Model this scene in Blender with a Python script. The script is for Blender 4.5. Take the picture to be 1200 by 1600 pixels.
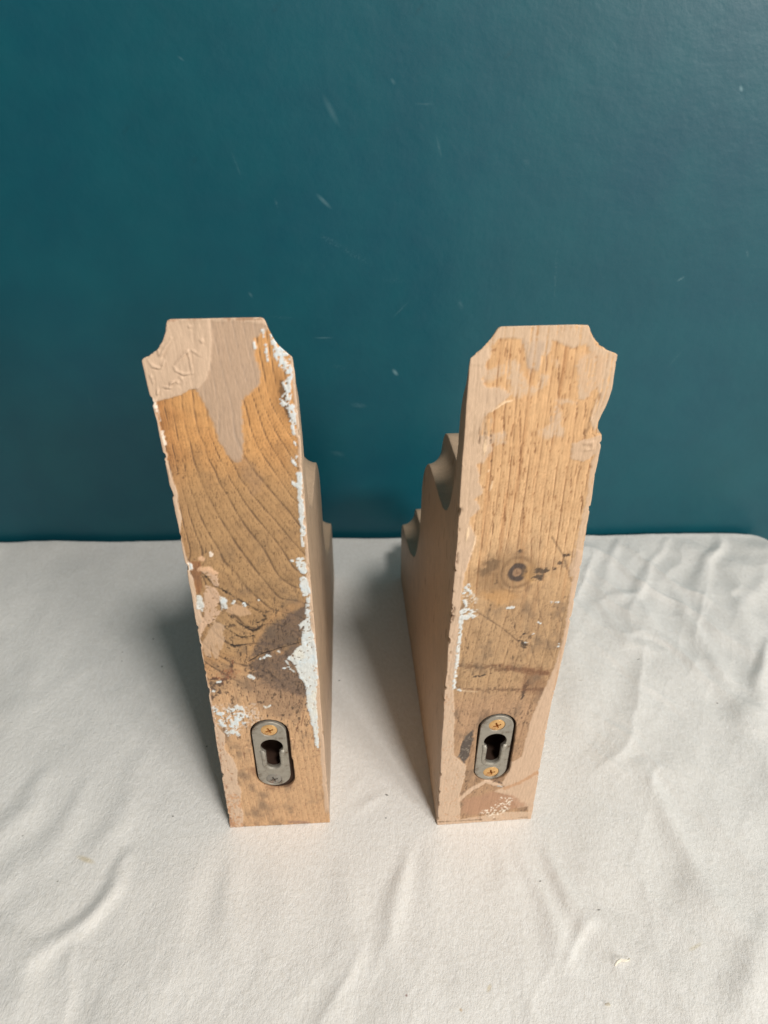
import bpy, bmesh, math
import numpy as np

# ------------------------------------------------------------------ reset
for o in list(bpy.data.objects):
    bpy.data.objects.remove(o, do_unlink=True)
SC = bpy.context.scene
COL = SC.collection

# ------------------------------------------------------------------ camera
CAM_H, CAM_F, CAM_P = 0.30, 1156.0, 0.5946          # metres, pixels of a 1600 px high frame, pitch down
cd = bpy.data.cameras.new('camera')
cd.sensor_fit = 'VERTICAL'
cd.sensor_height = 24.0
cd.lens = 24.0 * CAM_F / 1600.0
cd.clip_start, cd.clip_end = 0.01, 50.0
cam = bpy.data.objects.new('camera', cd)
COL.objects.link(cam)
cam.location = (0, 0, CAM_H)
cam.rotation_euler = (math.pi / 2 - CAM_P, 0, 0)
SC.camera = cam
cd.dof.use_dof = True
cd.dof.focus_distance = 0.268
cd.dof.aperture_fstop = 11.0

# ------------------------------------------------------------------ light
world = bpy.data.worlds.new('World')
SC.world = world
world.use_nodes = True
bg = world.node_tree.nodes['Background']
wt = world.node_tree                     # dim room: dark to the left, open and bright to the right
w_tc = wt.nodes.new('ShaderNodeTexCoord')
w_dot = wt.nodes.new('ShaderNodeVectorMath')
w_dot.operation = 'DOT_PRODUCT'
w_dot.inputs[1].default_value = (0.80, -0.60, 0.0)
w_map = wt.nodes.new('ShaderNodeMapRange')
w_map.interpolation_type = 'SMOOTHSTEP'
w_map.inputs[1].default_value, w_map.inputs[2].default_value = 0.45, 1.0
w_map.inputs[3].default_value, w_map.inputs[4].default_value = 0.078, 1.15
wt.links.new(w_tc.outputs['Generated'], w_dot.inputs[0])
wt.links.new(w_dot.outputs['Value'], w_map.inputs[0])
wt.links.new(w_map.outputs[0], bg.inputs[1])
bg.inputs[0].default_value = (1.0, 0.965, 0.89, 1)


def area(name, loc, target, sx, sy, power, color):
    l = bpy.data.lights.new(name, 'AREA')
    l.shape = 'RECTANGLE'
    l.size, l.size_y = sx, sy
    l.energy, l.color = power, color
    o = bpy.data.objects.new(name, l)
    COL.objects.link(o)
    o.location = loc
    from mathutils import Vector
    d = Vector(target) - Vector(loc)
    o.rotation_euler = d.to_track_quat('-Z', 'Y').to_euler()
    return o


area('key_lamp', (0.21, -0.25, 0.92), (-0.02, 0.28, 0.06), 0.105, 0.105, 6.0, (1.0, 0.98, 0.955))  # unseen small near lamp, placed by the way the corbels' shadows fall
area('side_window_light', (0.95, -0.88, 0.61), (0.1, 0.42, 0.1), 0.34, 0.30, 11.5, (1.0, 0.99, 0.965))

SC.view_settings.view_transform = 'Standard'
SC.view_settings.look = 'None'
SC.view_settings.exposure = 0.0
SC.view_settings.gamma = 1.0
SC.view_settings.use_curve_mapping = False
SC.render.engine = 'CYCLES'

# ------------------------------------------------------------------ maths helpers


def px_ray(px, py):
    px = np.asarray(px, float)
    py = np.asarray(py, float)
    x = (px - 600) / CAM_F
    y = -(py - 800) / CAM_F
    c, s = math.cos(CAM_P), math.sin(CAM_P)
    return np.stack([x, c + y * s, -s + y * c], -1)


def ground_mm(px, py):
    r = px_ray(px, py)
    t = -CAM_H / r[..., 2]
    return r[..., :2] * t[..., None]


def to_wall(px, py, Y):
    r = px_ray(px, py)
    t = Y / r[..., 1]
    return np.array([0, 0, CAM_H]) + r * t[..., None]


def h3(ix, iy, iz, seed):
    n = (ix * 374761393 + iy * 668265263 + iz * 2147483647 + seed * 1274126177) & 0xFFFFFFFF
    n = ((n ^ (n >> 13)) * 1274126177) & 0xFFFFFFFF
    n = ((n ^ (n >> 16)) * 2246822519) & 0xFFFFFFFF
    return ((n ^ (n >> 15)) & 0xFFFFFF) / float(0xFFFFFF)


def noise(x, y, seed=0, z=None):
    """smooth value noise in -1..1"""
    x = np.asarray(x, float)
    y = np.asarray(y, float)
    ix, iy = np.floor(x).astype(np.int64), np.floor(y).astype(np.int64)
    fx, fy = x - ix, y - iy
    fx = fx * fx * fx * (fx * (fx * 6 - 15) + 10)
    fy = fy * fy * fy * (fy * (fy * 6 - 15) + 10)
    z0 = np.zeros_like(ix)
    a = h3(ix, iy, z0, seed)
    b = h3(ix + 1, iy, z0, seed)
    c = h3(ix, iy + 1, z0, seed)
    d = h3(ix + 1, iy + 1, z0, seed)
    return 2 * ((a * (1 - fx) + b * fx) * (1 - fy) + (c * (1 - fx) + d * fx) * fy) - 1


def fbm(x, y, seed=0, octv=4):
    s, a, t = 0, 1.0, 0
    for i in range(octv):
        s = s + a * noise(x * 2 ** i + 17.3 * i, y * 2 ** i - 9.1 * i, seed + i)
        t += a
        a *= 0.55
    return s / t


def sstep(a, b, x):
    t = np.clip((x - a) / (b - a), 0, 1)
    return t * t * (3 - 2 * t)


def seg_dist(P, A, B):
    d = B - A
    L = (d * d).sum() + 1e-12
    t = np.clip(((P - A) @ d) / L, 0, 1)
    q = A + t[:, None] * d
    return np.hypot(P[:, 0] - q[:, 0], P[:, 1] - q[:, 1]), t


def line_dist(P, pts):
    best = np.full(len(P), 1e9)
    par = np.zeros(len(P))
    n = len(pts) - 1
    for i in range(n):
        d, t = seg_dist(P, pts[i], pts[i + 1])
        m = d < best
        best[m] = d[m]
        par[m] = (i + t[m]) / n
    return best, par


def poly_sd(P, pts):
    """signed distance, positive inside"""
    pts = np.asarray(pts, float)
    best, _ = line_dist(P, np.vstack([pts, pts[:1]]))
    ins = np.zeros(len(P), bool)
    n = len(pts)
    j = n - 1
    for i in range(n):
        xi, yi = pts[i]
        xj, yj = pts[j]
        c = ((yi > P[:, 1]) != (yj > P[:, 1])) & (P[:, 0] < (xj - xi) * (P[:, 1] - yi) / (yj - yi + 1e-12) + xi)
        ins ^= c
        j = i
    return np.where(ins, best, -best)


def srgb(r, g, b):
    c = np.array([r, g, b], float) / 255
    return np.where(c <= 0.04045, c / 12.92, ((c + 0.055) / 1.055) ** 2.4)


# ------------------------------------------------------------------ object helpers


def tag(o, label=None, cat=None, group=None, kind=None):
    for k, v in (('label', label), ('category', cat), ('group', group), ('kind', kind)):
        if v:
            o[k] = v
    return o


def link(name, me, mat=None, parent=None):
    o = bpy.data.objects.new(name, me)
    COL.objects.link(o)
    if mat:
        me.materials.clear()
        me.materials.append(mat)
    if parent:
        o.parent = parent
    return o


def grid_mesh(name, V, nu, nv):
    me = bpy.data.meshes.new(name)
    idx = np.arange(nu * nv).reshape(nv, nu)
    F = np.stack([idx[:-1, :-1], idx[:-1, 1:], idx[1:, 1:], idx[1:, :-1]], -1).reshape(-1, 4)
    me.vertices.add(len(V))
    me.vertices.foreach_set('co', np.ascontiguousarray(V, np.float32).ravel())
    me.loops.add(F.size)
    me.loops.foreach_set('vertex_index', F.astype(np.int32).ravel())
    me.polygons.add(len(F))
    me.polygons.foreach_set('loop_start', np.arange(0, F.size, 4, dtype=np.int32))
    me.update(calc_edges=True)
    me.validate()
    me.polygons.foreach_set('use_smooth', np.ones(len(me.polygons), bool))
    return me


class NT:
    def __init__(s, name):
        s.m = bpy.data.materials.new(name)
        s.m.use_nodes = True
        s.t = s.m.node_tree
        s.bsdf = s.t.nodes['Principled BSDF']

    def n(s, kind, **kw):
        nd = s.t.nodes.new(kind)
        for k, v in kw.items():
            if k.startswith('i_'):
                key = k[2:]
                key = int(key) if key.isdigit() else key.replace('_', ' ')
                nd.inputs[key].default_value = v
            else:
                setattr(nd, k, v)
        return nd

    def l(s, a, b):
        s.t.links.new(a, b)

    def math(s, op, a, b=None, c=None, clamp=False):
        nd = s.t.nodes.new('ShaderNodeMath')
        nd.operation = op
        nd.use_clamp = clamp
        for i, v in enumerate((a, b, c)):
            if v is None:
                continue
            if hasattr(v, 'links'):
                s.l(v, nd.inputs[i])
            else:
                nd.inputs[i].default_value = v
        return nd.outputs[0]

    def mix(s, fac, a, b, mode='MIX'):
        nd = s.t.nodes.new('ShaderNodeMix')
        nd.data_type = 'RGBA'
        nd.blend_type = mode
        for i, v in ((0, fac), (6, a), (7, b)):
            if hasattr(v, 'links'):
                s.l(v, nd.inputs[i])
            elif i == 0:
                nd.inputs[i].default_value = v
            else:
                nd.inputs[i].default_value = (*v[:3], 1)
        return nd.outputs[2]

    def mark(s, vec, cx, cy, ang, lx, ly, ragged=None, edge=0.5):
        """soft elongated mark in the plane of a surface: centre, angle, half sizes (metres)"""
        mp = s.n('ShaderNodeMapping')
        mp.vector_type = 'TEXTURE'
        mp.inputs['Location'].default_value = (cx, cy, 0)
        mp.inputs['Rotation'].default_value = (0, 0, ang)
        mp.inputs['Scale'].default_value = (lx, ly, 1)
        s.l(vec, mp.inputs['Vector'])
        ln = s.n('ShaderNodeVectorMath', operation='LENGTH')
        s.l(mp.outputs[0], ln.inputs[0])
        mr = s.n('ShaderNodeMapRange')
        mr.inputs[1].default_value = edge
        mr.inputs[2].default_value = 1.0
        mr.inputs[3].default_value = 1.0
        mr.inputs[4].default_value = 0.0
        s.l(ln.outputs['Value'], mr.inputs[0])
        r = mr.outputs[0]
        if ragged is not None:
            r = s.math('MULTIPLY', r, ragged)
        return r


# ------------------------------------------------------------------ back wall (painted teal)
WALL_Y, YAW = 0.4172, 0.0213


def wall_material():
    t = NT('teal_wall_paint')
    tc = t.n('ShaderNodeTexCoord')
    ob = tc.outputs['Object']
    n1 = t.n('ShaderNodeTexNoise', i_Scale=7.0, i_Detail=3.0)
    n2 = t.n('ShaderNodeTexNoise', i_Scale=420.0, i_Detail=3.0, i_Roughness=0.6)
    n3 = t.n('ShaderNodeTexNoise', i_Scale=95.0, i_Detail=2.0)
    for n in (n1, n2, n3):
        t.l(ob, n.inputs['Vector'])
    base = t.mix(n1.outputs[0], srgb(2, 70, 88), srgb(9, 79, 85))
    base = t.mix(t.math('MULTIPLY', n3.outputs[0], 0.35), base, srgb(3, 63, 80))
    # scuffs and chalky scratches on the paint; wall-plane coordinates x, z
    sep = t.n('ShaderNodeSeparateXYZ')
    t.l(ob, sep.inputs[0])
    cmb = t.n('ShaderNodeCombineXYZ')
    t.l(sep.outputs[0], cmb.inputs[0])
    t.l(sep.outputs[2], cmb.inputs[1])
    v = cmb.outputs[0]
    ng = t.n('ShaderNodeTexNoise', i_Scale=900.0, i_Detail=2.0)
    t.l(ob, ng.inputs['Vector'])
    n4 = t.n('ShaderNodeTexNoise', i_Scale=26.0, i_Detail=4.0, i_Roughness=0.6)
    t.l(ob, n4.inputs['Vector'])
    base = t.mix(t.math('MULTIPLY_ADD', n4.outputs[0], 2.0, -0.75, clamp=True), base, srgb(11, 82, 92))
    rag = t.math('MULTIPLY_ADD', ng.outputs[0], 4.0, -1.3, clamp=True)
    rag2 = t.math('MULTIPLY_ADD', ng.outputs[0], 6.0, -2.9, clamp=True)
    marks = [  # px ends, half width px, strength, ragged
        (506, 150, 528, 194, 4.5, .22, 0), (496, 304, 516, 324, 3.2, .42, 0), (503, 368, 530, 384, 5, .30, 2),
        (530, 384, 578, 412, 5, .24, 2), (682, 212, 690, 248, 2.0, .25, 1), (872, 378, 867, 472, 1.8, .42, 2),
        (1162, 137, 1164, 142, 2.5, .8, 0), (615, 579, 620, 585, 3.4, .85, 0), (552, 632, 570, 634, 5, .25, 1),
        (640, 470, 612, 498, 1.6, .2, 1), (420, 494, 460, 496, 2.4, .28, 2), (490, 527, 522, 527, 1.2, .38, 0),
        (520, 570, 540, 576, 4, .22, 2), (520, 706, 536, 710, 5, .24, 1), (1062, 442, 1072, 436, 1.8, .6, 1),
        (360, 230, 380, 282, 1.5, .16, 1), (430, 310, 434, 322, 2, .25, 1), (648, 162, 680, 163, 1.5, .2, 1),
        (612, 124, 616, 130, 2.5, .25, 0), (600, 436, 634, 440, 4, .16, 2), (718, 472, 722, 482, 4, .22, 1),
        (390, 456, 394, 462, 2.4, .3, 0), (820, 250, 826, 258, 5, .1, 1), (1172, 395, 1174, 405, 2, .3, 1),
        (1040, 585, 1080, 540, 1.6, .14, 1), (280, 88, 288, 94, 1.6, .25, 0), (140, 610, 150, 640, 2, .1, 1)]
    col = base
    for (x0, y0, x1, y1, hw, st, rg) in marks:
        A, B = to_wall(x0, y0, WALL_Y), to_wall(x1, y1, WALL_Y)
        A[1:2] = B[1:2] = 0
        c = (A + B) / 2
        L = math.hypot(B[0] - A[0], B[2] - A[2]) / 2
        ppm = 1156 / 0.5
        m = t.mark(v, c[0], c[2], math.atan2(B[2] - A[2], B[0] - A[0]), L + hw / ppm, hw / ppm,
                   (None, rag, rag2)[rg], 0.2)
        col = t.mix(t.math('MULTIPLY', m, st * .45), col, srgb(140, 172, 176))
    # a few small dark marks, colour only
    for (x, y) in ((432, 12), (795, 85), (200, 200), (655, 15), (305, 250)):
        A = to_wall(x, y, WALL_Y)
        m = t.mark(v, A[0], A[2], 0.8, 0.004, 0.0014, rag, 0.1)
        col = t.mix(t.math('MULTIPLY', m, 0.5), col, srgb(12, 60, 70))
    t.l(col, t.bsdf.inputs['Base Color'])
    rr = t.math('MULTIPLY_ADD', n3.outputs[0], 0.12, 0.34)
    t.l(rr, t.bsdf.inputs['Roughness'])
    t.bsdf.inputs['Specular IOR Level'].default_value = 0.46
    hsum = t.math('ADD', t.math('MULTIPLY', n2.outputs[0], 0.35), n3.outputs[0])
    bp = t.n('ShaderNodeBump', i_Strength=0.24, i_Distance=0.0009)
    t.l(hsum, bp.inputs['Height'])
    t.l(bp.outputs[0], t.bsdf.inputs['Normal'])
    return t.m


bm = bmesh.new()
bmesh.ops.create_cube(bm, size=1.0)
bmesh.ops.scale(bm, vec=(3.0, 0.1, 2.2), verts=bm.verts)
bmesh.ops.translate(bm, vec=(0, 0.05, 0.35), verts=bm.verts)
me = bpy.data.meshes.new('wall')
bm.to_mesh(me)
bm.free()
wall = link('wall', me, wall_material())
wall.location = (0, WALL_Y, 0)
wall.rotation_euler = (0, 0, YAW)
tag(wall, kind='structure')

# ------------------------------------------------------------------ cloth-covered table top
RIDGES = [  # pixel polyline, half width mm, height mm, asymmetry (mm shift of the steep side)
    ([(1000, 1200), (1050, 1300), (1100, 1385), (1150, 1450), (1215, 1540)], 5.0, 1.5),
    ([(955, 1160), (985, 1200), (1060, 1270), (1130, 1330)], 5.5, .8),
    ([(800, 1300), (842, 1400), (885, 1500), (918, 1595)], 3.2, 1.0),
    ([(853, 1300), (868, 1345), (890, 1400), (955, 1485)], 3.0, 1.3),
    ([(885, 1502), (905, 1460), (925, 1435)], 1.8, .7),
    ([(935, 1428), (1000, 1480), (1060, 1540), (1120, 1600)], 5.0, .9),
    ([(650, 1288), (627, 1370), (606, 1450), (596, 1500)], 3.0, 1.1),
    ([(690, 1300), (675, 1360), (668, 1420)], 4.0, .5),
    ([(765, 1290), (790, 1350), (800, 1400)], 3.5, .7),
    ([(966, 845), (955, 880), (944, 932)], 2.8, .9),
    ([(1045, 842), (1020, 890), (998, 930), (945, 945)], 3.0, 1.0),
    ([(1125, 838), (1108, 870), (1090, 905), (1082, 935)], 4.0, 1.6),
    ([(1055, 915), (1066, 967), (1110, 1027), (1150, 1090), (1172, 1140)], 4.0, 1.4),
    ([(943, 945), (965, 985), (990, 1012), (1033, 1027), (1088, 1075)], 3.5, .9),
    ([(1000, 930), (1030, 990), (1075, 1040), (1120, 1090)], 3.2, .7),
    ([(1205, 1010), (1188, 1060), (1172, 1138)], 3.0, 1.6),
    ([(1195, 900), (1160, 960), (1180, 1010)], 4.5, 1.2),
    ([(880, 1080), (925, 1130), (985, 1190)], 6.0, .7),
    ([(905, 920), (885, 1010), (900, 1060)], 5.0, .6),
    ([(205, 1335), (175, 1390), (120, 1455), (40, 1512)], 3.0, 1.3),
    ([(125, 1235), (100, 1290), (60, 1340), (0, 1390)], 5.0, .9),
    ([(70, 1215), (35, 1265), (-10, 1320)], 4.5, .9),
    ([(220, 1190), (190, 1270), (165, 1330)], 5.0, .7),
    ([(60, 1000), (45, 1100), (20, 1180)], 7.0, .5),
    ([(300, 1330), (270, 1420), (250, 1500), (255, 1590)], 7.0, .7),
    ([(362, 1345), (365, 1420), (350, 1510)], 5.5, .8),
    ([(440, 1330), (430, 1430), (432, 1520)], 5.5, .5),
    ([(535, 1340), (548, 1430), (545, 1510)], 5.0, .8),
    ([(0, 1450), (30, 1520), (20, 1600)], 6.0, 1.4),
    ([(120, 1480), (180, 1540), (200, 1610)], 6.0, .8),
    ([(1190, 1330), (1140, 1280), (1100, 1230)], 5.0, .7),
    ([(560, 1215), (540, 1240), (527, 1270)], 2.4, .6),
    ([(600, 1245), (570, 1262), (530, 1280)], 2.4, .5),
    ([(1200, 1440), (1170, 1540), (1160, 1610)], 5.0, .8),
    ([(700, 1480), (720, 1540), (715, 1610)], 6.0, .5),
]
EDGE_R = 0.004
TBL_X1, TBL_Y1, CORN = 0.2625, 0.4085, 0.010


def cloth_h(P):
    """height of the cloth (metres) at ground points P (metres)"""
    x, y = P[:, 0] * 1000, P[:, 1] * 1000
    h = np.zeros(len(P))
    wx = x + 3 * noise(x / 20, y / 20, 51) + .35 * noise(x / 7, y / 7, 52)
    wy = y + 3 * noise(x / 20 + 40, y / 20, 53) + .35 * noise(x / 7 + 9, y / 7, 54)
    Q = np.stack([wx, wy], -1)
    for pts, hw, ht in RIDGES:
        g = ground_mm(*np.array(pts, float).T) * 1000
        lo, hi = g.min(0) - 30, g.max(0) + 30
        m = (Q[:, 0] > lo[0]) & (Q[:, 0] < hi[0]) & (Q[:, 1] > lo[1]) & (Q[:, 1] < hi[1])
        if not m.any():
            continue
        d, t = line_dist(Q[m], g)
        env = np.clip(np.sin(np.pi * (0.06 + 0.88 * t)), 0, 1) ** 0.6
        w = 1.4 * hw * (0.65 + 0.7 * t)
        h[m] += 1.4 * ht * env * (np.exp(-(d / w) ** 2) - 0.35 * np.exp(-(d / (2.2 * w)) ** 2))
    flat = sstep(35, 75, np.hypot((x + 46) / 1.0, np.clip(np.abs(y - 280) - 85, 0, None)))
    flat = flat * sstep(35, 75, np.hypot((x - 41), np.clip(np.abs(y - 283) - 85, 0, None)))
    h += (0.15 + .85 * flat) * (1.3 * fbm(x / 38, y / 60, 61, 3) + 0.22 * fbm(x / 9 + y / 20, y / 16, 64, 3))
    # soft drag folds: fan out down-left on the left, down-right on the right
    for k, (ang, lo, hi, am) in enumerate(((math.radians(62), 160, 40, 1.0), (math.radians(-58), 20, 130, 1.25), (math.radians(92), 120, -200, .5))):
        ca, sa = math.cos(ang), math.sin(ang)
        al, ac = wx * ca + wy * sa, -wx * sa + wy * ca
        msk = sstep(-lo, -hi, x) if k == 0 else (sstep(lo, hi, x) if k == 1 else sstep(190, 150, y))
        r = 1 - np.abs(noise(ac / 17, al / 75, 111 + k))
        r2 = 1 - np.abs(noise(ac / 9 + 5, al / 44, 121 + k))
        msk = msk * flat * (.35 + .65 * sstep(-.3, .4, noise(x / 60, y / 60, 131 + k)))
        h += (.95 if k == 1 else .62) * am * msk * sstep(409, 388, y - .02 * x) * (1.6 * r ** 2.0 + .4 * r2 ** 2.5)
    right = sstep(60, 140, x)
    h += right * flat * (0.7 * np.abs(noise((x * .8 + y * .5) / 20, (y * .8 - x * .5) / 55, 71)) +
                         0.5 * noise((x * .8 - y * .45) / 13, (y + x * .5) / 38, 72))
    # settle the cloth flat right under the two corbels
    under = np.ones(len(P))
    for (cx, cy) in ((-0.053, 0.28), (0.041, 0.283)):
        ex = np.clip(np.abs(P[:, 0] - cx) * 1000 - 30, 0, None)
        ey = np.clip(np.abs(P[:, 1] - cy) * 1000 - 92, 0, None)
        under = under * sstep(0, 22, np.hypot(ex, ey))
    return (h * under - 0.15 * (1 - under)) * 0.001


def cloth_mesh():
    xs = np.concatenate([np.linspace(-0.75, -0.30, 40)[:-1], np.arange(-0.30, 0.275, 0.0009), np.linspace(0.275, 0.45, 40)[1:]])
    ys = np.concatenate([np.linspace(-0.09, 0.065, 30)[:-1], np.arange(0.065, 0.425, 0.0009), np.linspace(0.425, 0.55, 30)[1:]])
    X, Y = np.meshgrid(xs, ys)
    P = np.stack([X.ravel(), Y.ravel()], -1)
    c, s = math.cos(YAW), math.sin(YAW)
    # table frame: rotate by the yaw; rounded rectangle corner at right back
    L = np.stack([P[:, 0] * c + P[:, 1] * s, -P[:, 0] * s + P[:, 1] * c], -1)
    ex, ey = TBL_X1 - CORN + 0.009, TBL_Y1 - CORN + 0.002
    y_mid, y_half = (ey + 0.085) / 2, (ey - 0.085) / 2
    sy = np.where(L[:, 1] < y_mid, -1.0, 1.0)
    qx, qy = L[:, 0] - ex, np.abs(L[:, 1] - y_mid) - y_half
    ax, ay = np.maximum(qx, 0), np.maximum(qy, 0)
    ln = np.hypot(ax, ay)
    sd = ln + np.minimum(np.maximum(qx, qy), 0) - CORN
    nx, ny = np.where(ln > 0, ax / (ln + 1e-12), 0), np.where(ln > 0, sy * ay / (ln + 1e-12), 0)
    h = cloth_h(P)
    e = np.clip(sd, 0, None)
    t = np.minimum(e / EDGE_R, math.pi / 2)
    drop = EDGE_R * (1 - np.cos(t)) + np.clip(e - EDGE_R * math.pi / 2, 0, None)
    out = EDGE_R * np.sin(t) - e
    wav = 0.004 * sstep(0.01, 0.08, drop) * noise(L[:, 0] * 45, L[:, 1] * 45, 81)
    Lx = L[:, 0] + nx * (out + wav * (nx > 0))
    Ly = L[:, 1] + ny * (out + wav * .3)
    fade = np.clip(1 - drop / 0.01, 0, 1)
    edge_wob = (0.0007 * noise(L[:, 0] * 18, L[:, 1] * 18, 83)) * sstep(-0.02, 0.0, sd)
    V = np.stack([Lx * c - Ly * s, Lx * s + Ly * c, h * fade - drop + edge_wob], -1)
    return grid_mesh('tablecloth', V, len(xs), len(ys))


def cloth_material():
    t = NT('white_brushed_cotton')
    tc = t.n('ShaderNodeTexCoord')
    ob = tc.outputs['Object']
    n1 = t.n('ShaderNodeTexNoise', i_Scale=9.0, i_Detail=3.0)
    nf = t.n('ShaderNodeTexNoise', i_Scale=1500.0, i_Detail=3.0, i_Roughness=0.65)
    nm = t.n('ShaderNodeTexNoise', i_Scale=560.0, i_Detail=4.0, i_Roughness=0.7)
    st = t.n('ShaderNodeMapping')
    st.inputs['Scale'].default_value = (1.0, 0.6, 1.0)
    t.l(ob, st.inputs[0])
    t.l(ob, n1.inputs['Vector'])
    t.l(st.outputs[0], nf.inputs['Vector'])
    t.l(st.outputs[0], nm.inputs['Vector'])
    col = t.mix(n1.outputs[0], srgb(232, 228, 221), srgb(240, 237, 232))
    fl = t.math('MULTIPLY_ADD', nm.outputs[0], 3.0, -1.0, clamp=True)
    col = t.mix(t.math('MULTIPLY', fl, 0.35), col, srgb(208, 201, 188))
    fl2 = t.math('MULTIPLY_ADD', nf.outputs[0], 6.0, -3.6, clamp=True)
    col = t.mix(t.math('MULTIPLY', fl2, 0.5), col, srgb(246, 243, 236))
    # flecks and stains in the cloth
    for (x, y, ang, lx, ly, c, st_) in (
            (134, 1343, -.35, .0055, .0015, (205, 185, 140), .55), (270, 1275, 0, .0006, .0005, (60, 55, 50), .8),
            (997, 1033, 0.2, .0012, .0004, (70, 62, 40), .9), (1121, 1098, .8, .0006, .0006, (80, 60, 60), .8),
            (844, 1377, .5, .0008, .0004, (60, 55, 50), .9), (935, 1423, .2, .0011, .0004, (60, 55, 50), .8),
            (239, 997, 0, .0007, .0006, (50, 48, 44), .8), (191, 1018, 0, .0006, .0004, (70, 55, 44), .8),
            (253, 1041, 0, .0007, .0007, (45, 42, 40), .85), (190, 1032, 0, .0005, .0005, (70, 60, 44), .7),
            (604, 1242, -.3, .0011, .0005, (55, 50, 44), .9), (603, 1278, 0, .0006, .0005, (60, 55, 50), .8),
            (1078, 877, 0, .0008, .0004, (90, 85, 80), .7), (764, 1545, 1.0, .0022, .0010, (205, 185, 140), .5),
            (1085, 1482, .4, .004, .0010, (205, 190, 150), .4), (635, 1558, 0, .0006, .0006, (120, 60, 50), .7),
            (907, 1066, 0, .0018, .0006, (170, 160, 140), .5), (323, 1166, .0, .0006, .0006, (60, 55, 50), .7),
            (35, 1305, 0, .0006, .0005, (90, 85, 70), .6), (90, 1377, .3, .0006, .0005, (90, 85, 70), .6),
            (530, 1063, 0.5, .0010, .0005, (60, 55, 45), .7), (720, 1580, 0, .0008, .0008, (190, 150, 90), .5)):
        g = ground_mm(x, y)
        m = t.mark(ob, g[0], g[1], ang, lx, ly, None, 0.3)
        col = t.mix(t.math('MULTIPLY', m, st_), col, srgb(*c))
    t.l(col, t.bsdf.inputs['Base Color'])
    t.bsdf.inputs['Roughness'].default_value = 0.85
    t.bsdf.inputs['Specular IOR Level'].default_value = 0.25
    t.bsdf.inputs['Sheen Weight'].default_value = 0.25
    t.bsdf.inputs['Sheen Roughness'].default_value = 0.4
    hs = t.math('ADD', t.math('MULTIPLY', nf.outputs[0], 0.5), nm.outputs[0])
    bp = t.n('ShaderNodeBump', i_Strength=0.55, i_Distance=0.0008)
    t.l(hs, bp.inputs['Height'])
    t.l(bp.outputs[0], t.bsdf.inputs['Normal'])
    return t.m


cloth = link('tablecloth', cloth_mesh(), cloth_material())
tag(cloth, 'wrinkled white cotton cloth spread over the table below the teal wall', 'tablecloth')

# ------------------------------------------------------------------ corbels: shared profile (mm)
W2 = 21.3
T_D = np.array([0, 2, 4, 6, 7.5, 8.0, 8.3, 10, 14, 20, 30, 45, 60, 72, 79, 84, 86.6, 87.0, 87.4, 90, 95, 105, 125, 150, 163, 169, 172.5, 174.5])
T_Z = np.array([231.5, 230.6, 227, 221, 214, 204, 193, 184, 173, 165.5, 160.5, 158.5, 157.8, 157.2, 155, 149, 140, 126, 108, 96, 86, 76, 66.5, 60.5, 58.6, 57, 54, 47])
L_D = np.array([0, 2.5, 5.5, 7.5, 8.0, 8.3, 10.5, 14, 20, 29, 45, 66, 72, 80, 86, 86.8, 87.4, 90, 95, 105, 126, 150, 165, 172, 174.5])
L_Z = np.array([220.8, 212, 207.5, 203, 199, 190, 176, 164, 155.5, 149.8, 148, 146.5, 144.5, 137.5, 130, 118, 100, 91, 81.5, 69.5, 57, 50, 47, 44.5, 38])
def soft_profile(D, Z):
    g = np.arange(0, 174.51, 0.1)
    z = np.interp(g, D, Z)
    out = z.copy()
    for lo, hi, sg in ((0, 8.0, .5), (8.6, 86.4, 3.0), (87.5, 174.5, 3.0)):
        k = np.where((g >= lo) & (g <= hi))[0]
        seg = z[k]
        n = int(sg * 30)
        ker = np.exp(-0.5 * (np.arange(-n, n + 1) / (sg * 10)) ** 2)
        ker /= ker.sum()
        lin = seg[0] + (seg[-1] - seg[0]) * np.linspace(0, 1, len(seg))
        r = seg - lin
        pad = np.concatenate([-r[n:0:-1], r, -r[-2:-n - 2:-1]])
        out[k] = lin + np.convolve(pad, ker, 'valid')
    return g, out


T_D, T_Z = soft_profile(T_D, T_Z)
L_D, L_Z = soft_profile(L_D, L_Z)
DS = np.unique(np.round(np.concatenate([np.linspace(0, 8, 17), np.linspace(8.1, 30, 60), np.linspace(30, 86.4, 90), np.linspace(86.5, 88, 9), np.linspace(88, 174.5, 140)]), 3))
CW = {'worn': 7.6, 'crisp': 7.2}


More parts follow.
